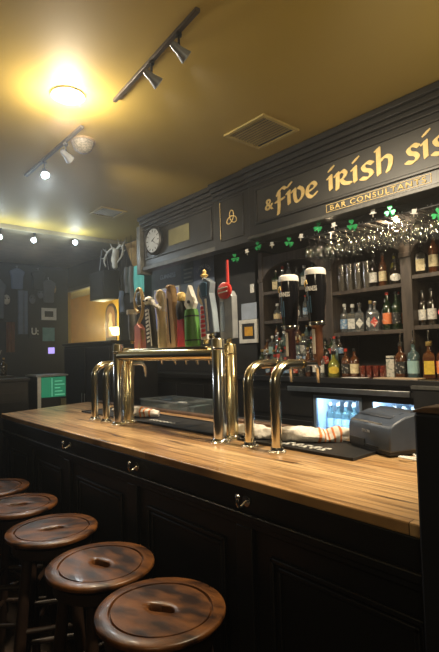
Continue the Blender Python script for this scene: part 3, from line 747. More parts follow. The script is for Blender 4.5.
L_B = mat('blue_label', (.18, .32, .52), .5, col2=(.6, .65, .7), scale=50, lo=.42, hi=.46)
L_P = mat('pink_label', (.75, .16, .24), .5); L_T = mat('pale_teal_label', (.35, .55, .55), .5)
CAPK = mat('black_cap', (.02, .02, .02), .35); CAPW = mat('white_cap', (.75, .75, .72), .35); CAPG = mat('gold_cap', (.7, .5, .18), .3, .7)
CAPR = mat('red_cap', (.55, .05, .03), .35); CAPT = mat('cork_cap', (.45, .30, .16), .7); CAPS = CHROME
def put(o, x, y, z, lab, grp, s=1., rz=None):
    o.location = (x, y, z); o.scale = (s, s, s); o.rotation_euler = (0, 0, rz if rz is not None else random.uniform(-.25, .25)+.35)
    o['label'] = lab; o['group'] = grp
D = {'wine': 'wine bottle', 'liquor': 'round liquor bottle', 'square': 'square liquor bottle', 'squat': 'squat stoppered bottle', 'slim': 'tall slim bottle'}
def row(items, z, where, grp):
    """items: (x, y, kind, glass, cap, label, shape, scale, look)"""
    for i, (x, y, k, g, c, l, shp, s, look) in enumerate(sorted(items, key=lambda q: q[0])):
        pour = look.endswith('pourer')
        put(bottle(k, g, c, l, shp, pour), x, y, z, f'{look}, {ORD[i]} from the left {where}', grp, s)
# middle shelf of the centre bay
row([(-2.455, 3.60, 'liquor', G_SPIRIT, CAPW, L_B, 'band', .95, 'clear bottle with pale blue label'),
     (-2.372, 3.60, 'square', G_SPIRIT, CAPW, L_W, 'band', .98, 'square clear bottle with white label'),
     (-2.29, 3.58, 'square', G_SPIRIT, CAPS, L_W, 'diamond', .98, 'square clear bottle with white diamond label'),
     (-2.215, 3.63, 'liquor', G_SPIRIT, CAPG, L_W, 'diamond', .98, 'gold capped clear bottle with white diamond label'),
     (-2.14, 3.57, 'square', G_SPIRIT, CAPS, L_R, 'diamond', .98, 'clear bottle with red diamond label'),
     (-2.085, 3.66, 'liquor', G_SPIRIT, CAPW, L_O, 'diamond', 1.0, 'clear bottle with orange label'),
     (-2.025, 3.57, 'wine', G_GREEN, CAPR, L_O, 'band', 1.0, 'green bottle with big orange label'),
     (-1.985, 3.68, 'wine', G_GREEN, CAPR, L_O, 'band', 1.02, 'green bottle with red foil, half hidden'),
     (-1.94, 3.56, 'wine', G_GREEN, CAPK, L_K, 'band', .98, 'dark green bottle with black and white label')],
    1.605, 'on the middle shelf', 'bottles on the middle shelf of the centre bay')
# upper shelf of the centre bay
row([(-2.20, 3.65, 'liquor', G_DARK, CAPK, L_K, 'band', .8, 'small dark bottle with black label'),
     (-2.14, 3.58, 'wine', G_DARK, CAPK, L_W, 'band', .92, 'dark bottle with white label'),
     (-2.05, 3.57, 'wine', G_AMBER, CAPK, L_C, 'band', .90, 'brown bottle with square cream label'),
     (-1.985, 3.64, 'wine', G_YELL, CAPK, L_Y, 'band', .88, 'yellow green bottle'),
     (-1.925, 3.54, 'squat', G_DARK, CAPK, L_W, 'round', .98, 'dark squat bottle with round white label')],
    1.965, 'on the upper shelf', 'bottles on the upper shelf of the centre bay')
# right bay
row([(-1.72+.095*i, 3.57, 'wine' if i % 2 else 'square', (G_DARK, G_AMBER)[i % 2], CAPK, L_C, 'band', 1.0, ('dark bottle with cream label', 'brown bottle with wide cream label')[i % 2]) for i in range(7)],
    2.015, 'on the top right shelf', 'bottles on the upper shelf of the right bay')
row([(-1.735, 3.58, 'wine', G_DARK, CAPK, L_W, 'band', .88, 'dark bottle with small white label'), (-1.665, 3.58, 'wine', G_DARK, CAPK, L_W, 'band', .90, 'dark bottle with white label'),
     (-1.60, 3.62, 'wine', G_DARK, CAPR, L_P, 'diamond', 1.0, 'bottle with pink star label'), (-1.50, 3.57, 'liquor', G_AMBER, CAPG, L_W, 'band', 1., 'amber bottle with white label'),
     (-1.40, 3.57, 'liquor', G_SPIRIT, CAPW, L_R, 'band', 1., 'clear bottle with red label'), (-1.30, 3.57, 'wine', G_GREEN, CAPK, L_C, 'band', 1., 'green bottle with cream label')],
    1.625, 'on the right middle shelf', 'bottles on the middle shelf of the right bay')
# near end of the counter
row([(-1.815, 3.36, 'liquor', G_AMBER, CAPS, L_K, 'band', .98, 'amber bottle with black label, pourer'),
     (-1.715, 3.36, 'liquor', G_TEAL, CAPS, L_T, 'band', 1.02, 'blue green bottle, pale label, pourer'),
     (-1.60, 3.36, 'square', G_AMBER, CAPG, L_Y, 'band', 1.05, 'square bottle, bright yellow label, pourer'),
     (-1.655, 3.50, 'liquor', G_DARK, CAPG, L_R, 'band', 1., 'dark bottle with red label'),
     (-1.50, 3.36, 'liquor', G_AMBER, CAPK, L_O, 'band', 1., 'amber bottle with orange label'),
     (-1.40, 3.36, 'wine', G_GREEN, CAPR, L_W, 'band', 1., 'green bottle with white label')],
    1.235, 'beyond the printer', 'bottles on the near part of the counter')
# crowded left part of the counter: front row, and two risers
kinds = ['liquor', 'squat', 'wine', 'square', 'liquor', 'slim', 'squat']; gl = [G_SPIRIT, G_AMBER, G_GREEN, G_TEAL, G_DARK, G_SPIRIT, G_AMBER, G_RED]
lb = [(L_W, 'white'), (L_C, 'cream'), (L_K, 'black'), (L_R, 'red'), (L_B, 'blue'), (L_W, 'white'), (L_T, 'teal')]; cps = [(CAPK, 'black'), (CAPS, 'steel'), (CAPW, 'white'), (CAPG, 'gold'), (CAPR, 'red')]
gname = {G_SPIRIT: 'clear', G_AMBER: 'amber', G_GREEN: 'green', G_TEAL: 'blue green', G_DARK: 'dark', G_RED: 'red tinted'}
def jumble(x0, x1, n, y, z, where, grp, smin=.75, smax=.9):
    it = []
    for i in range(n):
        g = random.choice(gl); l, ln = random.choice(lb); c, cn = random.choice(cps); k = random.choice(kinds)
        it.append((x0+(x1-x0)*(i+.5)/n, y+random.uniform(-.012, .012), k, g, c, l, random.choice(['band', 'band', 'round']), random.uniform(smin, smax), f'{gname[g]} {D[k]}, {ln} label'))
    row(it, z, where, grp)
jumble(-3.10, -2.42, 9, 3.25, 1.235, 'in the front counter row', 'bottles in the front row on the counter', .62, .8)
t = thing('bottle_riser', 'black stepped riser lifting the rear bottles on the counter', 'riser', (-2.84, 3.44, 1.2355))
MB().box(-.48, .48, -.11, -.03, 0, .075).box(-.48, .48, -.03, .04, 0, .17).build('step', BLACK, t, bevel=.003)
jumble(-3.30, -2.38, 12, 3.365, 1.311, 'on the lower riser step', 'bottles on the lower riser step', .72, .88)
jumble(-3.30, -2.38, 12, 3.442, 1.406, 'on the upper riser step', 'bottles on the upper riser step', .72, .86)
row([(-2.375, 3.30, 'squat', G_YELL, CAPK, L_Y, 'round', 1.0, 'squat bottle with round yellow label'), (-2.27, 3.32, 'liquor', G_AMBER, CAPR, L_K, 'band', .85, 'amber bottle with red cap'),
     (-2.19, 3.32, 'liquor', G_AMBER, CAPK, L_C, 'band', .85, 'amber bottle with cream label')], 1.235, 'beside the tumblers', 'bottles on the middle of the counter')
# left bay shelves
jumble(-3.31, -2.66, 7, 3.60, 2.06, 'on the top left shelf', 'bottles on the left bay top shelf', .78, .95)
jumble(-3.31, -2.66, 7, 3.60, 1.765, 'on the middle left shelf', 'bottles on the left bay middle shelf', .7, .88)
jumble(-3.31, -2.66, 7, 3.60, 1.50, 'on the low left shelf', 'bottles on the left bay low shelf', .7, .82)

# pint glasses on the upper shelf
def pglass():
    o = thing('pint_glass', 'clear pint glass stacked upright at the left of the upper shelf', 'glass', group='stacked pint glasses on the upper shelf')
    MB().lathe([(0, 0), (.028, 0), (.032, .05), (.040, .14), (.0385, .14), (.0305, .05), (.027, .008), (0, .008)], 20).build('glass_wall', G_PINT, o); return o
pg = None
for i in range(4):
    for j in range(2):
        for k in range(2):
            o = pglass() if pg is None else dup(pg); pg = pg or o
            o.location = (-2.45+.083*i, 3.57+.09*j, 1.9655+.095*k)
# small tumblers on the counter
tb = None
for i in range(7):
    lab = f'small red tinted tumbler on the counter, {ORD[i]} from the left of its row'
    if tb is None:
        tb = thing('tumbler', lab, 'glass', group='red tinted tumblers on the counter')
        MB().lathe([(0, 0), (.022, 0), (.026, .09), (.0245, .09), (.021, .006), (0, .006)], 18).build('glass_wall', G_RED, tb)
        MB().lathe([(0, 0), (.021, 0), (.0225, .035), (0, .035)], 18, at=(0, 0, .007)).build('drink', mat('red_drink', (.35, .06, .03), .2), tb); o = tb
    else: o = dup(tb, label=lab)
    o.location = (-2.115+.058*(i//2)+.028*(i % 2), 3.32+.07*(i % 2), 1.2355)
t = thing('carton', 'upright pale printed carton on the counter beside the tumblers', 'carton', (-1.893, 3.36, 1.2355), rz=.2)
MB().box(-.03, .03, -.03, .03, 0, .165, .002).build('box_body', mat('pale_printed_card', (.55, .52, .45), .6, col2=(.28, .30, .26), scale=40, lo=.42, hi=.5), t)
MB().box(-.0305, .0305, -.0305, .0305, .140, .150).build('printed_band', L_K, t)
t = thing('cutting_board', 'thin pale board on the counter edge under the bottles', 'board', (-1.76, 3.225, 1.2355))
MB().box(-.17, .17, -.07, .055, 0, .008, .003).build('board', mat('pale_board', (.50, .38, .26), .6), t)
t = thing('paper_sheets', 'loose white papers lying on the counter edge', 'papers', (-2.12, 3.22, 1.2355))
MB().box(-.10, .06, -.05, .05, 0, .0015).build('sheet', PAPER, t)
MB().prism([(-.04, -.06), (.11, -.03), (.10, .04), (-.05, .02)], .0018, .003, 'z').build('sheet', PAPER, t, smooth=False)

# cooler bottles
cb = None
for x0, n, nm in ((-2.475, 6, 'left cooler'), (-1.955, 4, 'right cooler')):
    for i in range(n):
        for j in range(2):
            lab = f'water bottle with pale blue label in the {nm}, {ORD[i]} from the left, {["front","back"][j]} row'
            o = bottle('liquor', G_TEAL, CAPW, mat_lb if cb else (mat_lb := mat('pale_cooler_label', (.55, .68, .80), .5, col2=(.35, .5, .68), scale=40)), 'band'); cb = o
            put(o, x0+.076*i, 3.37+.12*j, .7755, lab, 'bottles in the coolers', .86)
t = thing('drink_carton', 'pink drinks carton at the left of the right cooler', 'carton', (-1.965+.005, 3.262, .7755))
MB().box(-.03, .03, -.025, .02, 0, .20, .002).build('box_body', mat('pink_card', (.75, .25, .45), .5), t)
MB().prism([(-.02, .2), (.02, .2), (.03, .2), (.0, .225), (-.03, .2)], -.02, .015).build('gable_top', PAPER, t, smooth=False)

# hanging wine glasses
rk = thing('glass_rack', 'overhead rack of rails holding upside-down stemmed glasses', 'glass rack', (-1.8, 3.3, 2.45))
rows_y = [3.17, 3.255, 3.34, 3.425]
b = MB()
for x in [-2.48+.105*i for i in range(13)]:
    for s in (-.014, .014): b.box(x+s-.003+1.8, x+s+.003+1.8, -.18, .16, -.045, -.037)
b.build('rails', STEEL, rk, smooth=False)
MB().box(-.74, .62, -.175, -.16, -.055, .054).box(-.74, .62, .155, .17, -.055, .054).build('hanger_bars', PLASTD, rk)
wg = None
for i in range(12):
    x = -2.4275+.105*i-.0525+.0
    for j, y in enumerate(rows_y):
        if wg is None:
            wg = thing('wine_glass', 'clear stemmed glass hanging upside down from the overhead rack', 'wine glass', group='stemmed glasses hanging from the rack')
            MB().lathe([(.0, .0), (.032, -.001), (.030, -.004), (.006, -.008), (.0035, -.02), (.0035, -.075), (.012, -.085), (.032, -.105), (.038, -.135), (.035, -.175), (.0335, -.175), (.0365, -.135), (.030, -.107), (0, -.088)], 16).build('glass_wall', G_CLEAR, wg); o = wg
        else: o = dup(wg)
        o.location = (-2.48+.105*i+.0525*0, y+.01*((i*7+j*3) % 3-1), 2.413+.0)

# garland
gp = [(-3.42, 2.40), (-3.24, 2.375), (-3.08, 2.40), (-2.938, 2.43), (-2.769, 2.405), (-2.576, 2.40), (-2.447, 2.42), (-2.273, 2.455), (-2.123, 2.43), (-1.965, 2.405), (-1.79, 2.45), (-1.659, 2.435), (-1.49, 2.38), (-1.333, 2.34), (-1.1, 2.42), (-.9, 2.45)]
t = thing('garland_string', 'thin dark string of a party garland strung under the header', 'garland', (-2.2, 3.035, 2.4))
MB().tube([p-Vector((-2.2, 0, 2.4)) for p in cr([(x, 0, z) for x, z in gp], 4)], .0018, 6).build('string', PLASTD, t)
def shamrock():
    o = thing('shamrock_ornament', 'x', 'ornament'); b = MB()
    for a in (PI/2, PI/2+2.1, PI/2-2.1):
        pts = []
        for i in range(17):
            q = 2*PI*i/16; r = .021*(1-math.sin(q))*.62 if 0 else 0
            hx_ = .0165*math.sin(q)**3; hz = .0012*(13*math.cos(q)-5*math.cos(2*q)-2*math.cos(3*q)-math.cos(4*q))+.021
            if i < 16: pts.append((hx_*math.cos(a-PI/2)-hz*math.sin(a-PI/2), hx_*math.sin(a-PI/2)+hz*math.cos(a-PI/2)))
        b.prism(pts, -.003, .003)
    b.build('leaf', SHAM, o, smooth=False)
    MB().tube(cr([(0, 0, 0), (.003, 0, -.02), (.012, 0, -.038)], 4), .003, 6).build('stem', SHAM, o); return o
def hat():
    o = thing('hat_ornament', 'x', 'ornament')
    MB().box(-.024, .024, -.002, .002, -.006, 0).build('brim', WHITE, o)
    MB().prism([(-.013, 0), (.013, 0), (.016, .026), (-.016, .026)], -.002, .002).build('crown', WHITE, o, smooth=False)
    MB().tube([(0, 0, -.006), (0, 0, -.03)], .004, 6).build('tail', BONE, o); return o
sm = ht = None
place_s = [(-2.938, 2.402), (-2.576, 2.367), (-2.273, 2.428), (-1.965, 2.375), (-1.659, 2.406), (-1.333, 2.305), (-3.244, 2.345)]
place_h = [(-3.08, 2.373), (-2.769, 2.379), (-2.447, 2.383), (-2.123, 2.403), (-1.79, 2.423), (-1.49, 2.35)]
for i, (x, z) in enumerate(place_s):
    o = shamrock() if sm is None else dup(sm); sm = sm or o; o.location = (x, 3.02, z); o.rotation_euler = (0, .2*(i % 3-1), [0, 1.1, .0, 1.0, .1, .2, 1.2][i]); o.scale = (1.15,)*3
    o['label'] = f'green shamrock ornament on the garland, {ORD[sorted(p[0] for p in place_s).index(x)]} shamrock from the left'; o['group'] = 'shamrocks on the garland'
for i, (x, z) in enumerate(place_h):
    o = hat() if ht is None else dup(ht); ht = ht or o; o.location = (x, 3.02, z); o.rotation_euler = (0, .15*(i % 3-1), .2)
    o['label'] = f'small white hat ornament on the garland, {ORD[i]} hat from the left'; o['group'] = 'white hats on the garland'

# ------------------------------------------------------------------ left stretch of the back wall
def framed(name, lab, cat, x0, x1, z0, z1, y, fm, inner, mat_m=None, fw=.02, ax='y'):
    t = thing(name, lab, cat, ((x0+x1)/2, y, (z0+z1)/2) if ax == 'y' else (y, (x0+x1)/2, (z0+z1)/2), rz=0 if ax == 'y' else PI/2)
    w, h = (x1-x0)/2, (z1-z0)/2
    b = MB(); frame(b, -w, w, -h, h, 0, fw, .022); b.build('frame', fm, t, bevel=.002)
    k = fw
    if mat_m: MB().box(-w+k, w-k, -.010, 0, -h+k, h-k).build('mount', mat_m, t); k += .035
    MB().box(-w+k, w-k, -.013, 0, -h+k, h-k).build('picture', inner, t)
    return t
framed('framed_certificate', 'white framed picture with an amber yellow centre beside the shelves', 'picture', -3.70, -3.43, 1.55, 1.795, 3.497, PAPER, AMBER, PLASTD, .04)
t = thing('pinned_sheet', 'pale blue sheet pinned above the amber framed picture', 'notice', (-3.56, 3.496, 1.885))
MB().box(-.115, .115, -.003, 0, -.085, .085).build('sheet', PAPERB, t)
t = thing('wall_switch', 'small white switch plate high on the dark wall by the shelves', 'switch', (-3.50, 3.496, 2.12))
MB().box(-.028, .028, -.008, 0, -.045, .045, .003).build('plate', WHITE, t); MB().box(-.008, .008, -.014, -.008, -.015, .015).build('toggle', PAPER, t)
t = thing('banner', 'black wall board with pale lettering behind the tap handles', 'banner', (-5.0, 3.49, 2.2))
MB().box(-.40, .36, -.012, 0, -.10, .42).build('board', SLATE, t)
text('lettering', 'GUINNESS', .06, mat('pale_blue_print', (.42, .50, .62), .6), t, (-.02, -.0125, .26), width=.34, bold=.01)
t = thing('poster', 'blue and lilac picture poster with a tan figure behind the taps', 'poster', (-5.03, 3.472, 2.04))
MB().box(-.30, .27, -.006, 0, -.28, .27).build('sheet', PAPER, t)
MB().box(-.28, .25, -.009, -.005, -.26, .25).build('picture', SKYB, t)
slab([(.0, -.26), (.22, -.26), (.19, -.02), (.14, .06), (.12, .16), (.05, .17), (.04, .05), (-.02, -.05)], .004, 'tan_figure', TAN, t, y=-.011)
t = thing('menu_banner', 'narrow dark banner with lines of pale lettering between two boards', 'banner', (-4.56, 3.47, 2.35))
MB().box(-.145, .145, -.008, 0, -.32, .27).build('cloth', mat('dark_slate_blue', (.09, .12, .16), .8), t)
for k in range(4): MB().box(-.09+.01*(k % 2), .09-.015*(k % 3), -.0105, -.008, .12-.05*k, .14-.05*k).build('letter_line', mat('dim_print', (.30, .34, .34), .7), t)
t = thing('flag_banner', 'navy hanging banner with arched pale lettering and an orange figure', 'banner', (-4.24, 3.46, 2.15))
MB().prism([(-.21, -.5), (.18, -.5), (.17, .42), (-.20, .42)], -.006, 0).build('cloth', NAVY, t, smooth=False)
LT = 'JAMESON'
for k, ch in enumerate(LT):
    a = (k-3)*.26; text('letter', ch, .042, mat('pale_print', (.5, .55, .6), .7) if k == 0 else bpy.data.materials['pale_print'], t, (-.015+.17*math.sin(a), -.0065, .17+.17*math.cos(a)-.02), rot=(PI/2, a, 0))
t2 = slab([(-.05, .03), (.03, .03), (.05, .10), (.0, .14), (-.06, .11)], .004, 'orange_figure', AMBER, t, y=-.008)
t = thing('pub_sign', 'cyan-green glowing pub sign hanging left of the black board', 'lit sign', (-5.64, 3.40, 2.32))
MB().prism([(-.14, -.04), (.14, -.04), (.15, .30), (.06, .32), (.05, .36), (-.05, .36), (-.06, .32), (-.15, .30)], -.02, .02).build('glowing_face', CYLIT, t, smooth=False)
MB().box(-.15, .15, -.03, .03, -.07, -.04).build('base_bar', PLASTD, t)
b = MB().tube([(0, 0, .35), (0, 0, .73)], .004, 6).build('hanging_cord', PLASTD, t)
t = thing('pennant', 'brown triangular pennant hanging near the ceiling left of the clock', 'pennant', (-5.75, 3.42, 3.05))
MB().prism([(-.24, 0), (.24, 0), (.26, -.15), (.02, -.42), (-.12, -.2)], -.006, .006).build('cloth', TAN, t, smooth=False)
# stag skull and hanging bric-a-brac
t = thing('antler_mount', 'grey antlers and skull hanging from the ceiling corner by the opening', 'antlers', (-5.95, 3.25, 2.92))
MB().tube(cr([(0, 0, .02), (.02, -.03, -.12), (.05, -.05, -.26)], 5), [.05]*4+[.055]*3+[.04]*3+[.02], 12).build('skull', BONE, t)
for s in (-1, 1):
    a = MB().tube(cr([(0, 0, .0), (s*.10, 0, .06), (s*.22, -.02, .02), (s*.26, -.05, -.10), (s*.16, -.08, -.2)], 5), [.02]*8+[.016]*8+[.010]*5, 10).build('antler', BONE, t)
    for p, q in (((s*.10, 0, .06), (s*.12, -.04, .15)), ((s*.22, -.02, .02), (s*.33, -.04, .10)), ((s*.25, -.04, -.06), (s*.36, -.06, -.05))):
        MB().tube([p, q], [.012, .004], 8).build('tine', BONE, a)
for i, (x, z, h_) in enumerate(((-5.75, 2.30, .36), (-5.62, 2.16, .5), (-5.9, 2.05, .3))):
    t = thing('hanging_cloth', f'dark scarf hanging under the antlers, {ORD[i]} from the lit sign', 'scarf', (x, 3.3, z), group='scarves under the antlers')
    P = cr([(0, 0, h_), (.015, -.02, h_*.6), (-.01, .01, h_*.3), (.01, 0, 0)], 5)
    MB().tube(P, [.035]*len(P), 8).build('cloth', (SLATE, mat('dim_grey_cloth', (.16, .17, .18), .8), NAVY)[i], t)
    MB().tube([(0, 0, h_), (0, 0, 3.09-z)], .003, 6).build('cord', PLASTD, t)
t = thing('speaker_box', 'black speaker box hanging at the right of the yellow opening', 'speaker', (-6.42, 3.30, 2.28))
MB().box(-.23, .23, -.12, .12, 0, .42, .01).build('cabinet', PLASTD, t)
MB().box(-.20, .20, -.128, -.12, .03, .39).build('grille', mat('grille_cloth', (.04, .042, .045), .9), t)
MB().tube([(-.15, 0, .42), (-.05, 0, .815)], .006, 6).tube([(.15, 0, .42), (.05, 0, .815)], .006, 6).build('hanger', STEEL, t)
# black tall cabinet beyond the far taps
t = thing('tall_cabinet', 'tall black cabinet standing beyond the far end of the bar', 'cabinet', (-4.95, 2.55, 0))
MB().box(-.55, .62, -.25, .3, 0, 1.58).build('carcass', BLACK, t, bevel=.006)
MB().box(-.57, .64, -.27, .31, 1.58, 1.61).build('top', BLACK, t, bevel=.004)
for k in (0, 1): 
    d = MB().box(-.53+.58*k, .02+.58*k, -.262, -.25, .05, 1.55).build('door', BLACK, t, bevel=.003)
    MB().tube([(-.02+.07*k, -.28, .9), (-.02+.07*k, -.28, 1.05)], .006, 8).build('handle', STEEL, d)
# opening trim, and what is in the yellow room
struct(MB().box(-8.15, -6.24, 3.47, 3.5, 2.60, 2.66).box(-6.30, -6.24, 3.47, 3.5, 1.0, 2.62).build('trim_opening', BLACK))
t = thing('wall_lamp', 'glowing cream shaded lamp in the yellow back room', 'lamp', (-9.30, 5.05, 1.90))
MB().lathe([(.07, 0), (.14, .16), (.135, .16), (.066, .0)], 24, closed=True).build('shade', SHADE, t)
MB().sphere((0, 0, .07), .04).build('bulb', BULB, t)
MB().tube([(0, 0, .03), (0, .05, -.08), (0, .19, -.08)], .012, 8).build('arm', BRASS, t)
t = thing('oval_picture', 'dark arched picture of a pale figure on the yellow wall', 'picture', (-9.85, 5.245, 2.25))
b = MB()
ov = [(.25*math.cos(a), .15+.25*math.sin(a)) for a in [PI*i/14 for i in range(15)]]+[(-.25, -.45), (.25, -.45)]
b.prism(ov, -.03, 0).build('frame', STOOLD, t, smooth=False)
b = MB().prism([(x*.8, z*.85) for x, z in ov], -.035, -.028).build('picture', mat('brown_print', (.30, .16, .08), .6), t, smooth=False)
slab([(-.08, -.36), (.1, -.36), (.12, -.1), (.05, .02), (.07, .14), (.0, .2), (-.07, .14), (-.05, .02), (-.11, -.1)], .006, 'pale_figure', CREAM, t, y=-.038)

# ------------------------------------------------------------------ far wall, and the far end of the bar
framed('framed_photograph', 'white framed dark photograph on the far black wall', 'picture', 3.06-.04, 3.32-.04, 2.10, 2.31, XL+.001, PAPER, PLASTD, PAPER, .02, 'x')
framed('teal_poster', 'teal framed poster below the white framed photograph', 'poster', 3.02, 3.26, 1.72, 1.98, XL+.001, PLASTD, TEAL, None, .012, 'x')
t = thing('lit_sign', 'small dark sign with white U lettering on the far wall', 'sign', (XL+.001, 2.90, 1.90), rz=PI/2)
MB().box(-.10, .10, -.03, 0, -.11, .11).build('sign_box', PLASTD, t, bevel=.004)
text('lettering', 'U:', .12, WHITE, t, (0, -.031, 0), width=.12, bold=.03)
t = thing('small_screen', 'small violet glowing screen under the teal poster', 'screen', (XL+.06, 3.17, 1.56), rz=PI/2)
MB().box(-.07, .07, 0, .03, -.06, .07).build('casing', PLASTD, t); MB().box(-.055, .055, -.003, 0, -.045, .06).build('display', PULIT, t)
MB().box(-.05, .05, 0, .055, -.09, -.06).build('bracket', PLASTD, t)
t = thing('blue_panel', 'blue glowing tall panel at the left edge of the far wall', 'lit panel', (XL+.001, 2.22, 1.75), rz=PI/2)
MB().box(-.12, .10, -.03, 0, -.35, .35).build('frame', PLASTD, t); MB().box(-.10, .08, -.033, -.03, -.33, .33).build('glowing_face', BLLIT, t)
t = thing('striped_flag', 'grey-blue flag hanging on the far wall beside the U sign', 'flag', (XL+.022, 2.70, 1.85), rz=PI/2)
b = MB(); pts = [(-.08+.02*i, .012*math.sin(i*1.3)) for i in range(9)]
b.prism(pts+[(x, y+.004) for x, y in reversed(pts)], 0, .74, 'z').build('cloth', mat('grey_blue_cloth', (.15, .18, .24), .8), t, smooth=True)
MB().tube([(-.1, 0, .75), (.1, 0, .75)], .008, 8).build('rod', PLASTD, t)
for i, (y, z, m_, lab) in enumerate(((2.44, 2.42, BONE, 'pale mask hanging high on the far wall'), (3.0, 2.55, SLATE, 'dim grey trophy hanging above the framed photograph'), (2.86, 2.45, SLATE, 'grey round plaque on the dark far wall'), (3.22, 2.65, RUSTIC, 'tan shield on the far wall near the corner'))):
    t = thing(['wall_mask', 'wall_trophy', 'wall_plaque', 'wall_shield'][i], lab, 'wall decoration', (XL+.02, y, z), rz=PI/2)
    MB().sphere((0, -.01, 0), .07, (.8, .3, 1.2)).build('face', m_, t)
    MB().sphere((-.025, -.030, .02), .012, seg=8).sphere((.025, -.030, .02), .012, seg=8).build('eye_hole', PLASTD, t)
t = thing('curtain', 'rust brown curtain hanging low at the left of the far wall', 'curtain', (XL+.02, 2.50, 1.55), rz=PI/2)
pts = [(-.07+.014*i, -.02-.012*math.sin(i*1.6)) for i in range(11)]
MB().prism(pts+[(x, y+.004) for x, y in reversed(pts)], 0, .5, 'z').build('cloth', mat('rust_cloth', (.16, .07, .035), .8), t)
MB().tube([(-.09, -.02, .51), (.09, -.02, .51)], .008, 8).build('rod', PLASTD, t)
for i, (y, z0, z1, nm) in enumerate(((2.30, 2.1, 2.75, 'nearest the blue panel'), (2.60, 2.6, 2.95, 'above the grey-blue flag'), (2.95, 2.60, 2.95, 'above the framed photograph'), (3.13, 2.4, 2.8, 'in the corner by the opening'))):
    t = thing('hanging_jacket', 'dark jacket hanging high on the far wall, ' + nm, 'jacket', (XL+.03, y, z0), rz=PI/2, group='jackets on the far wall')
    h_ = z1-z0
    MB().prism([(-.09, 0), (.09, 0), (.10, h_*.6), (.13, h_*.85), (.04, h_), (-.04, h_), (-.13, h_*.85), (-.10, h_*.6)], -.05, -.0).build('cloth', (SLATE, NAVY, PLASTD, SLATE)[i], t, bevel=.02)
    MB().tube([(0, -.02, h_), (0, -.02, h_+.04), (0, 0.03, h_+.04)], .004, 6).build('hook', STEEL, t)
t = thing('half_wall', 'low black panelled divider at the far end of the bar', 'divider', (-3.98, .6, 0))
MB().box(-.04, .04, -1.2, .745, 0, 1.27).build('panel', BLACK, t, bevel=.004)
MB().box(-.055, .055, -1.22, .755, 1.27, 1.295).build('cap', BLACK, t, bevel=.004)
b = MB()
for y0, y1 in ((-1.1, -.5), (-.4, .15), (.22, .68)):
    b.box(.04, .048, y0, y1, 1.17, 1.18).box(.04, .048, y0, y1, 1.10, 1.11).box(.04, .048, y0, y1, .2, .21)
b.build('moulding', BLACK, t)
t = thing('glass_cooler', 'white framed cooler with a green glowing poster at the bar end', 'cooler', (-4.22, 1.64, 0))
MB().box(-.25, .0, -.125, .14, 0, 1.285).build('casing', PLASTD, t, bevel=.004)
MB().box(-.0, .012, -.125, -.095, .9, 1.285).build('white_stile', WHITE, t)
MB().box(-.26, .02, -.14, .15, 1.285, 1.30).build('top', STEEL, t)
s_ = MB().box(.0, .006, -.09, .13, 1.10, 1.278).build('green_screen', GRLIT, t)
b = MB()
for k in range(5): b.box(.006, .008, .03, .12-.02*(k % 3), 1.115+.03*k, 1.125+.03*k)
b.box(.006, .008, .0, .009, 1.105, 1.27)
b.build('screen_mark', mat('pale_green_print', (.2, .6, .4), .5, emit=(.2, .7, .45), estr=.3), s_)
MB().box(.0, .02, .08, .13, .98, 1.08).build('price_tag', OLIVE, t)
MB().tube([(.02, .14, .98), (.06, .22, .97), (.06, .34, .96), (.06, .36, .8)], .008, 8).build('tap_pipe', STEEL, t)
t = thing('service_shelf', 'dark service shelf with pale front beyond the low divider', 'counter', (-4.6, .9, 0))
MB().box(-.15, .15, -.8, .5, 1.27, 1.30).build('top', BLACK, t, bevel=.003); MB().box(.12, .14, -.3, .5, 1.215, 1.268).build('pale_front', mat('dim_white', (.35, .36, .36), .5), t)
MB().box(-.14, .12, -.78, .48, 0, 1.268).build('body', BLACK, t)
for i, (y, g, c, l, nm) in enumerate(((1.00, G_AMBER, CAPK, L_W, 'amber bottle on the far service shelf, left one'), (1.10, G_SPIRIT, CAPW, L_C, 'clear bottle on the far service shelf, middle one'), (1.34, G_DARK, CAPG, L_K, 'dark bottle on the far service shelf, right one'))):
    put(bottle('liquor', g, c, l, 'band'), -4.58, y, 1.30, nm, 'bottles on the far service shelf', .6)
t = thing('glass_bouquet', 'dried pale stems in a glass on the far shelf', 'vase', (-4.58, 1.25, 1.30))
MB().lathe([(0, 0), (.03, 0), (.035, .10), (.033, .10), (.028, .006), (0, .006)], 16).build('vase', G_CLEAR, t)
for k in range(6):
    a = k*1.05; MB().tube(cr([(0, 0, .01), (.03*math.cos(a), .03*math.sin(a), .12), (.07*math.cos(a), .07*math.sin(a), .2+.03*(k % 3))], 4), .004, 6).build('stem', BONE, t)

# ------------------------------------------------------------------ ceiling fixtures
def vent(x0, x1, y0, y1, lab):
    t = thing('ceiling_vent', lab, 'vent', ((x0+x1)/2, (y0+y1)/2, CZ-.002)); w, h = (x1-x0)/2, (y1-y0)/2; f = .03
    b = MB().box(-w, w, -h, -h+f, -.014, 0).box(-w, w, h-f, h, -.014, 0).box(-w, -w+f, -h+f, h-f, -.014, 0).box(w-f, w, -h+f, h-f, -.014, 0)
    b.build('frame', mat('ochre_vent_paint', (.62, .48, .16), .4) if 'ochre_vent_paint' not in bpy.data.materials else bpy.data.materials['ochre_vent_paint'], t, bevel=.003)
    MB().box(-w+f, w-f, -h+f, h-f, -.002, 0).build('duct', PLASTD, t)
    b = MB(); n = int((2*h-2*f)/.03)
    for i in range(n):
        y = -h+f+.010+i*.03; b.prism([(y, -.003), (y+.003, -.002), (y+.010, -.012), (y+.007, -.013)], -w+f, w-f, 'x')
    o = b.build('louvres', mat('dull_ochre_louvre', (.34, .25, .07), .5), t, smooth=False)
    return t
vent(-2.60, -2.18, 2.335, 2.72, 'square ochre ceiling vent nearest the sign')
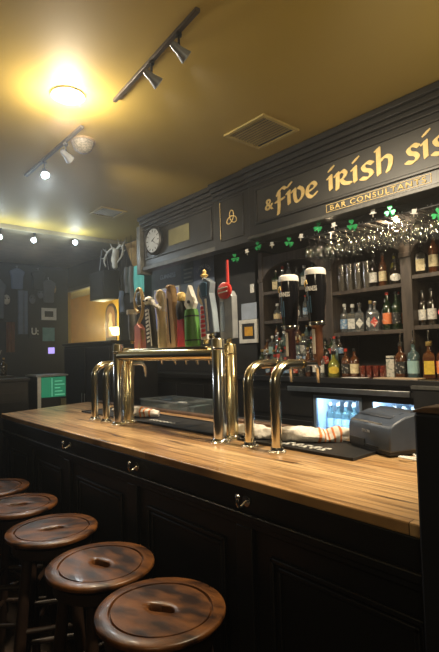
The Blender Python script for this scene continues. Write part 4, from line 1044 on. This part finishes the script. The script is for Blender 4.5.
vent(-5.02, -4.70, 2.40, 2.72, 'square ceiling vent far down the bar')
t = thing('ceiling_lamp', 'brightly glowing round lamp set on the ceiling', 'ceiling lamp', (-2.785, 1.20, CZ)); t.scale = (.84, .84, .9)
MB().lathe([(.075, -.001), (.125, -.001), (.122, -.012), (.10, -.022), (.078, -.02)], 36, closed=True).build('ring', WHITE, t)
MB().lathe([(0, -.045), (.04, -.043), (.066, -.032), (.076, -.012), (.076, -.002), (0, -.002)], 32).build('glowing_globe', BULB, t)
t = thing('smoke_detector', 'grey dome hanging under the ceiling beyond the lamp', 'ceiling dome', (-3.33, 1.55, CZ))
MB().lathe([(0, -.10), (.03, -.095), (.065, -.07), (.082, -.03), (.085, -.012), (.0, -.012)], 28).build('dome', mat('speckled_grey_mesh', (.28, .25, .2), .5, col2=(.12, .11, .09), scale=90, lo=.45, hi=.55), t)
MB().lathe([(0, -.013), (.093, -.013), (.093, -.001), (0, -.001)], 28).build('rim', RUSTIC, t)
RAILM = mat('bronze_track_paint', (.07, .055, .04), .45)
tr = thing('light_track', 'dark ceiling light track running above the bar', 'light track', (-2.15, 1.41, CZ))
b = MB(); b.prism([(.47, -.055), (.475, -.03), (-.50, .055), (-.505, .03)], -.022, -.001, 'z'); b.build('rail', RAILM, tr, bevel=.003)
tr2 = thing('light_track', 'second ceiling light track further down the bar', 'light track', (-3.65, 1.44, CZ))
b = MB(); b.prism([(.55, -.014), (.55, .014), (-.62, .014), (-.62, -.014)], -.02, -.001, 'z'); b.build('rail', RAILM, tr2, bevel=.003)
def head(x, y, z0, dirv, lensm, lab, drop=.10, grp='track spotlights above the bar'):
    t = thing('track_spotlight', lab, 'spotlight', (x, y, z0), group=grp); t.scale = (.82,)*3
    MB().tube([(0, 0, 0), (0, 0, -drop)], .008, 10).lathe([(0, 0), (.02, 0), (.02, -.02), (0, -.02)], 14).build('stem', PLASTD, t)
    d = Vector(dirv).normalized(); M = Matrix.Translation((0, 0, -drop-.01)) @ d.to_track_quat('Z', 'Y').to_matrix().to_4x4()
    MB().lathe([(0, -.06), (.018, -.058), (.024, -.04), (.028, -.0), (.044, .055), (.044, .062), (.038, .062), (.036, .052), (0, .05)], 24, M=M).build('lamp_head', GREYE if lensm is LENS else PLASTD, t)
    MB().lathe([(0, .053), (.0355, .053), (.0355, .058), (0, .059)], 20, M=M).build('lens', lensm, t)
    return t, Vector((x, y, z0-drop-.01))+d*.08, d
HS = []
HS.append(head(-1.86, 1.385, CZ-.022, (.2, .7, -.52), LENS, 'unlit-looking grey track spotlight nearest the camera'))
HS.append(head(-2.144, 1.405, CZ-.022, (.2, .7, -.52), LENS, 'grey track spotlight, second from the camera'))
HS.append(head(-3.39, 1.44, CZ-.03, (-.35, .8, -.36), LENS, 'small grey track spotlight beyond the dome'))
HS.append(head(-3.82, 1.44, CZ-.03, (.45, -.1, -.5), COLDB, 'white glowing track spotlight at the far end of the track'))
for i, (y, z) in enumerate(((1.74, 2.93), (2.15, 2.95), (2.70, 3.03))):
    HS.append(head(-6.0, y, 3.045 if z < 3.0 else 3.045, (.8, -.5, -.35), COLDB, f'white glowing spotlight in the far row, {ORD[i]} from the left', 3.045-z if z < 3.0 else .04, 'row of far spotlights'))
    HS[-1][0].location.x = -6.06
# warm bulbs in the glass rack niche
for i, x in enumerate((-2.25, -1.80, -1.1)):
    t = thing('niche_bulb', ['small warm bulb glowing left of the hanging glasses', 'warm bulb hidden above the arched post', 'warm bulb at the right of the glass rack'][i], 'bulb', (x, [3.16, 3.36, 3.3][i], 2.505))
    MB().lathe([(0, 0), (.018, 0), (.018, -.05), (0, -.05)], 14).build('socket', BRASS, t)
    MB().sphere((0, 0, -.07), .017 if i else .014, (1, 1, 1.2)).build('glowing_bulb', WARMB, t)

# ------------------------------------------------------------------ lights
def lamp(kind, name, loc, energy, col, size=.05, aim=None, spot=None, blend=.6, rect=None):
    d = bpy.data.lights.new(name, kind); d.energy = energy; d.color = col
    if kind in ('POINT', 'SPOT'): d.shadow_soft_size = size
    if kind == 'AREA':
        d.size = size
        if rect: d.shape = 'RECTANGLE'; d.size, d.size_y = rect
    if kind == 'SPOT': d.spot_size = spot; d.spot_blend = blend
    o = bpy.data.objects.new(name, d); C.objects.link(o); o.location = loc
    if aim is not None: o.rotation_euler = Vector(aim).to_track_quat('-Z', 'Y').to_euler()
    return o
lamp('POINT', 'ceiling_lamp_light', (-2.785, 1.20, 2.955), 26, (1, .86, .66), .07)
for k in (0, 1, 2):
    lamp('SPOT', 'track_light', HS[k][1], (75, 75, 100)[k], (1, .84, .60), .03, HS[k][2], 1.5, .9)
lamp('SPOT', 'track_light', HS[3][1], 30, (.82, .95, 1), .03, HS[3][2], 1.9, .8)
for k in (4, 5, 6): lamp('POINT', 'far_track_light', HS[k][1]+Vector((.03, -.02, -.05)), 5, (.78, .92, 1), .03)
lamp('POINT', 'far_wall_fill', (-6.6, -.6, 2.2), 24, (.85, .92, 1), .15)  # unseen fill added to lift the far wall and the haze
for x, y, e in ((-2.25, 3.16, 1.6), (-1.80, 3.36, 3.2), (-1.1, 3.3, 2.4)): lamp('POINT', 'niche_light', (x, y, 2.40), e, (1, .74, .46), .03)
lamp('POINT', 'back_room_light', (-9.0, 4.6, 2.0), 60, (1, .90, .50), .1)
for x0, x1 in ((-2.52, -2.06), (-2.0, -1.6)): lamp('AREA', 'cooler_light', ((x0+x1)/2, 3.238, 1.06), 4.5, (.62, .82, 1), aim=(0, .35, -1), rect=(.36, .03))
# fill lights added to brighten the ceiling, header and bar top
lamp('POINT', 'room_fill', (.6, -.9, 2.4), 26, (1, .84, .55), .25)  # fill added behind the camera for an evenly lit ceiling and header
lamp('SPOT', 'bar_fill_spot', (-.55, 1.45, 3.05), 240, (1, .82, .56), .05, (-.42, 0, -1), .95, .7)  # unseen spot added overhead to brighten the near half of the bar
lamp('SPOT', 'bar_fill_spot', (-2.785, 1.20, 2.95), 110, (1, .80, .54), .06, (.30, .34, -1), 1.3, .8)  # extra beam added at the ceiling lamp to raise the bar top
lamp('POINT', 'aisle_fill', (.3, 2.3, 2.3), 45, (1, .84, .55), .2)  # unseen fill added on the aisle side, no fixture there

w = bpy.data.worlds.new('World'); bpy.context.scene.world = w; w.use_nodes = True
w.node_tree.nodes['Background'].inputs[0].default_value = (.9, .8, .65, 1); w.node_tree.nodes['Background'].inputs[1].default_value = .02
vs = w.node_tree.nodes.new('ShaderNodeVolumeScatter'); vs.inputs['Density'].default_value = .017; vs.inputs['Anisotropy'].default_value = .72
w.node_tree.links.new(vs.outputs[0], w.node_tree.nodes['World Output'].inputs['Volume'])

# ------------------------------------------------------------------ camera
cd = bpy.data.cameras.new('camera'); cam = bpy.data.objects.new('camera', cd); C.objects.link(cam)
F = Vector((-.75526585, .65305768, .0555802)); R = Vector((.65276627, .75712125, -.02576063)); U = Vector((.05890413, -.01682476, .99812185))
M = Matrix((( R.x, U.x, -F.x, 0), (R.y, U.y, -F.y, 0), (R.z, U.z, -F.z, 0), (0, 0, 0, 1)))
M.translation = Vector((0, 0, 1.46)); cam.matrix_world = M
cd.sensor_fit = 'VERTICAL'; cd.sensor_height = 36; cd.lens = 26.177; cd.clip_start = .02
bpy.context.scene.camera = cam
sc = bpy.context.scene
sc.view_settings.view_transform = 'Standard'; sc.view_settings.look = 'None'; sc.view_settings.gamma = 1; sc.view_settings.exposure = .2
sc.view_settings.use_curve_mapping = False
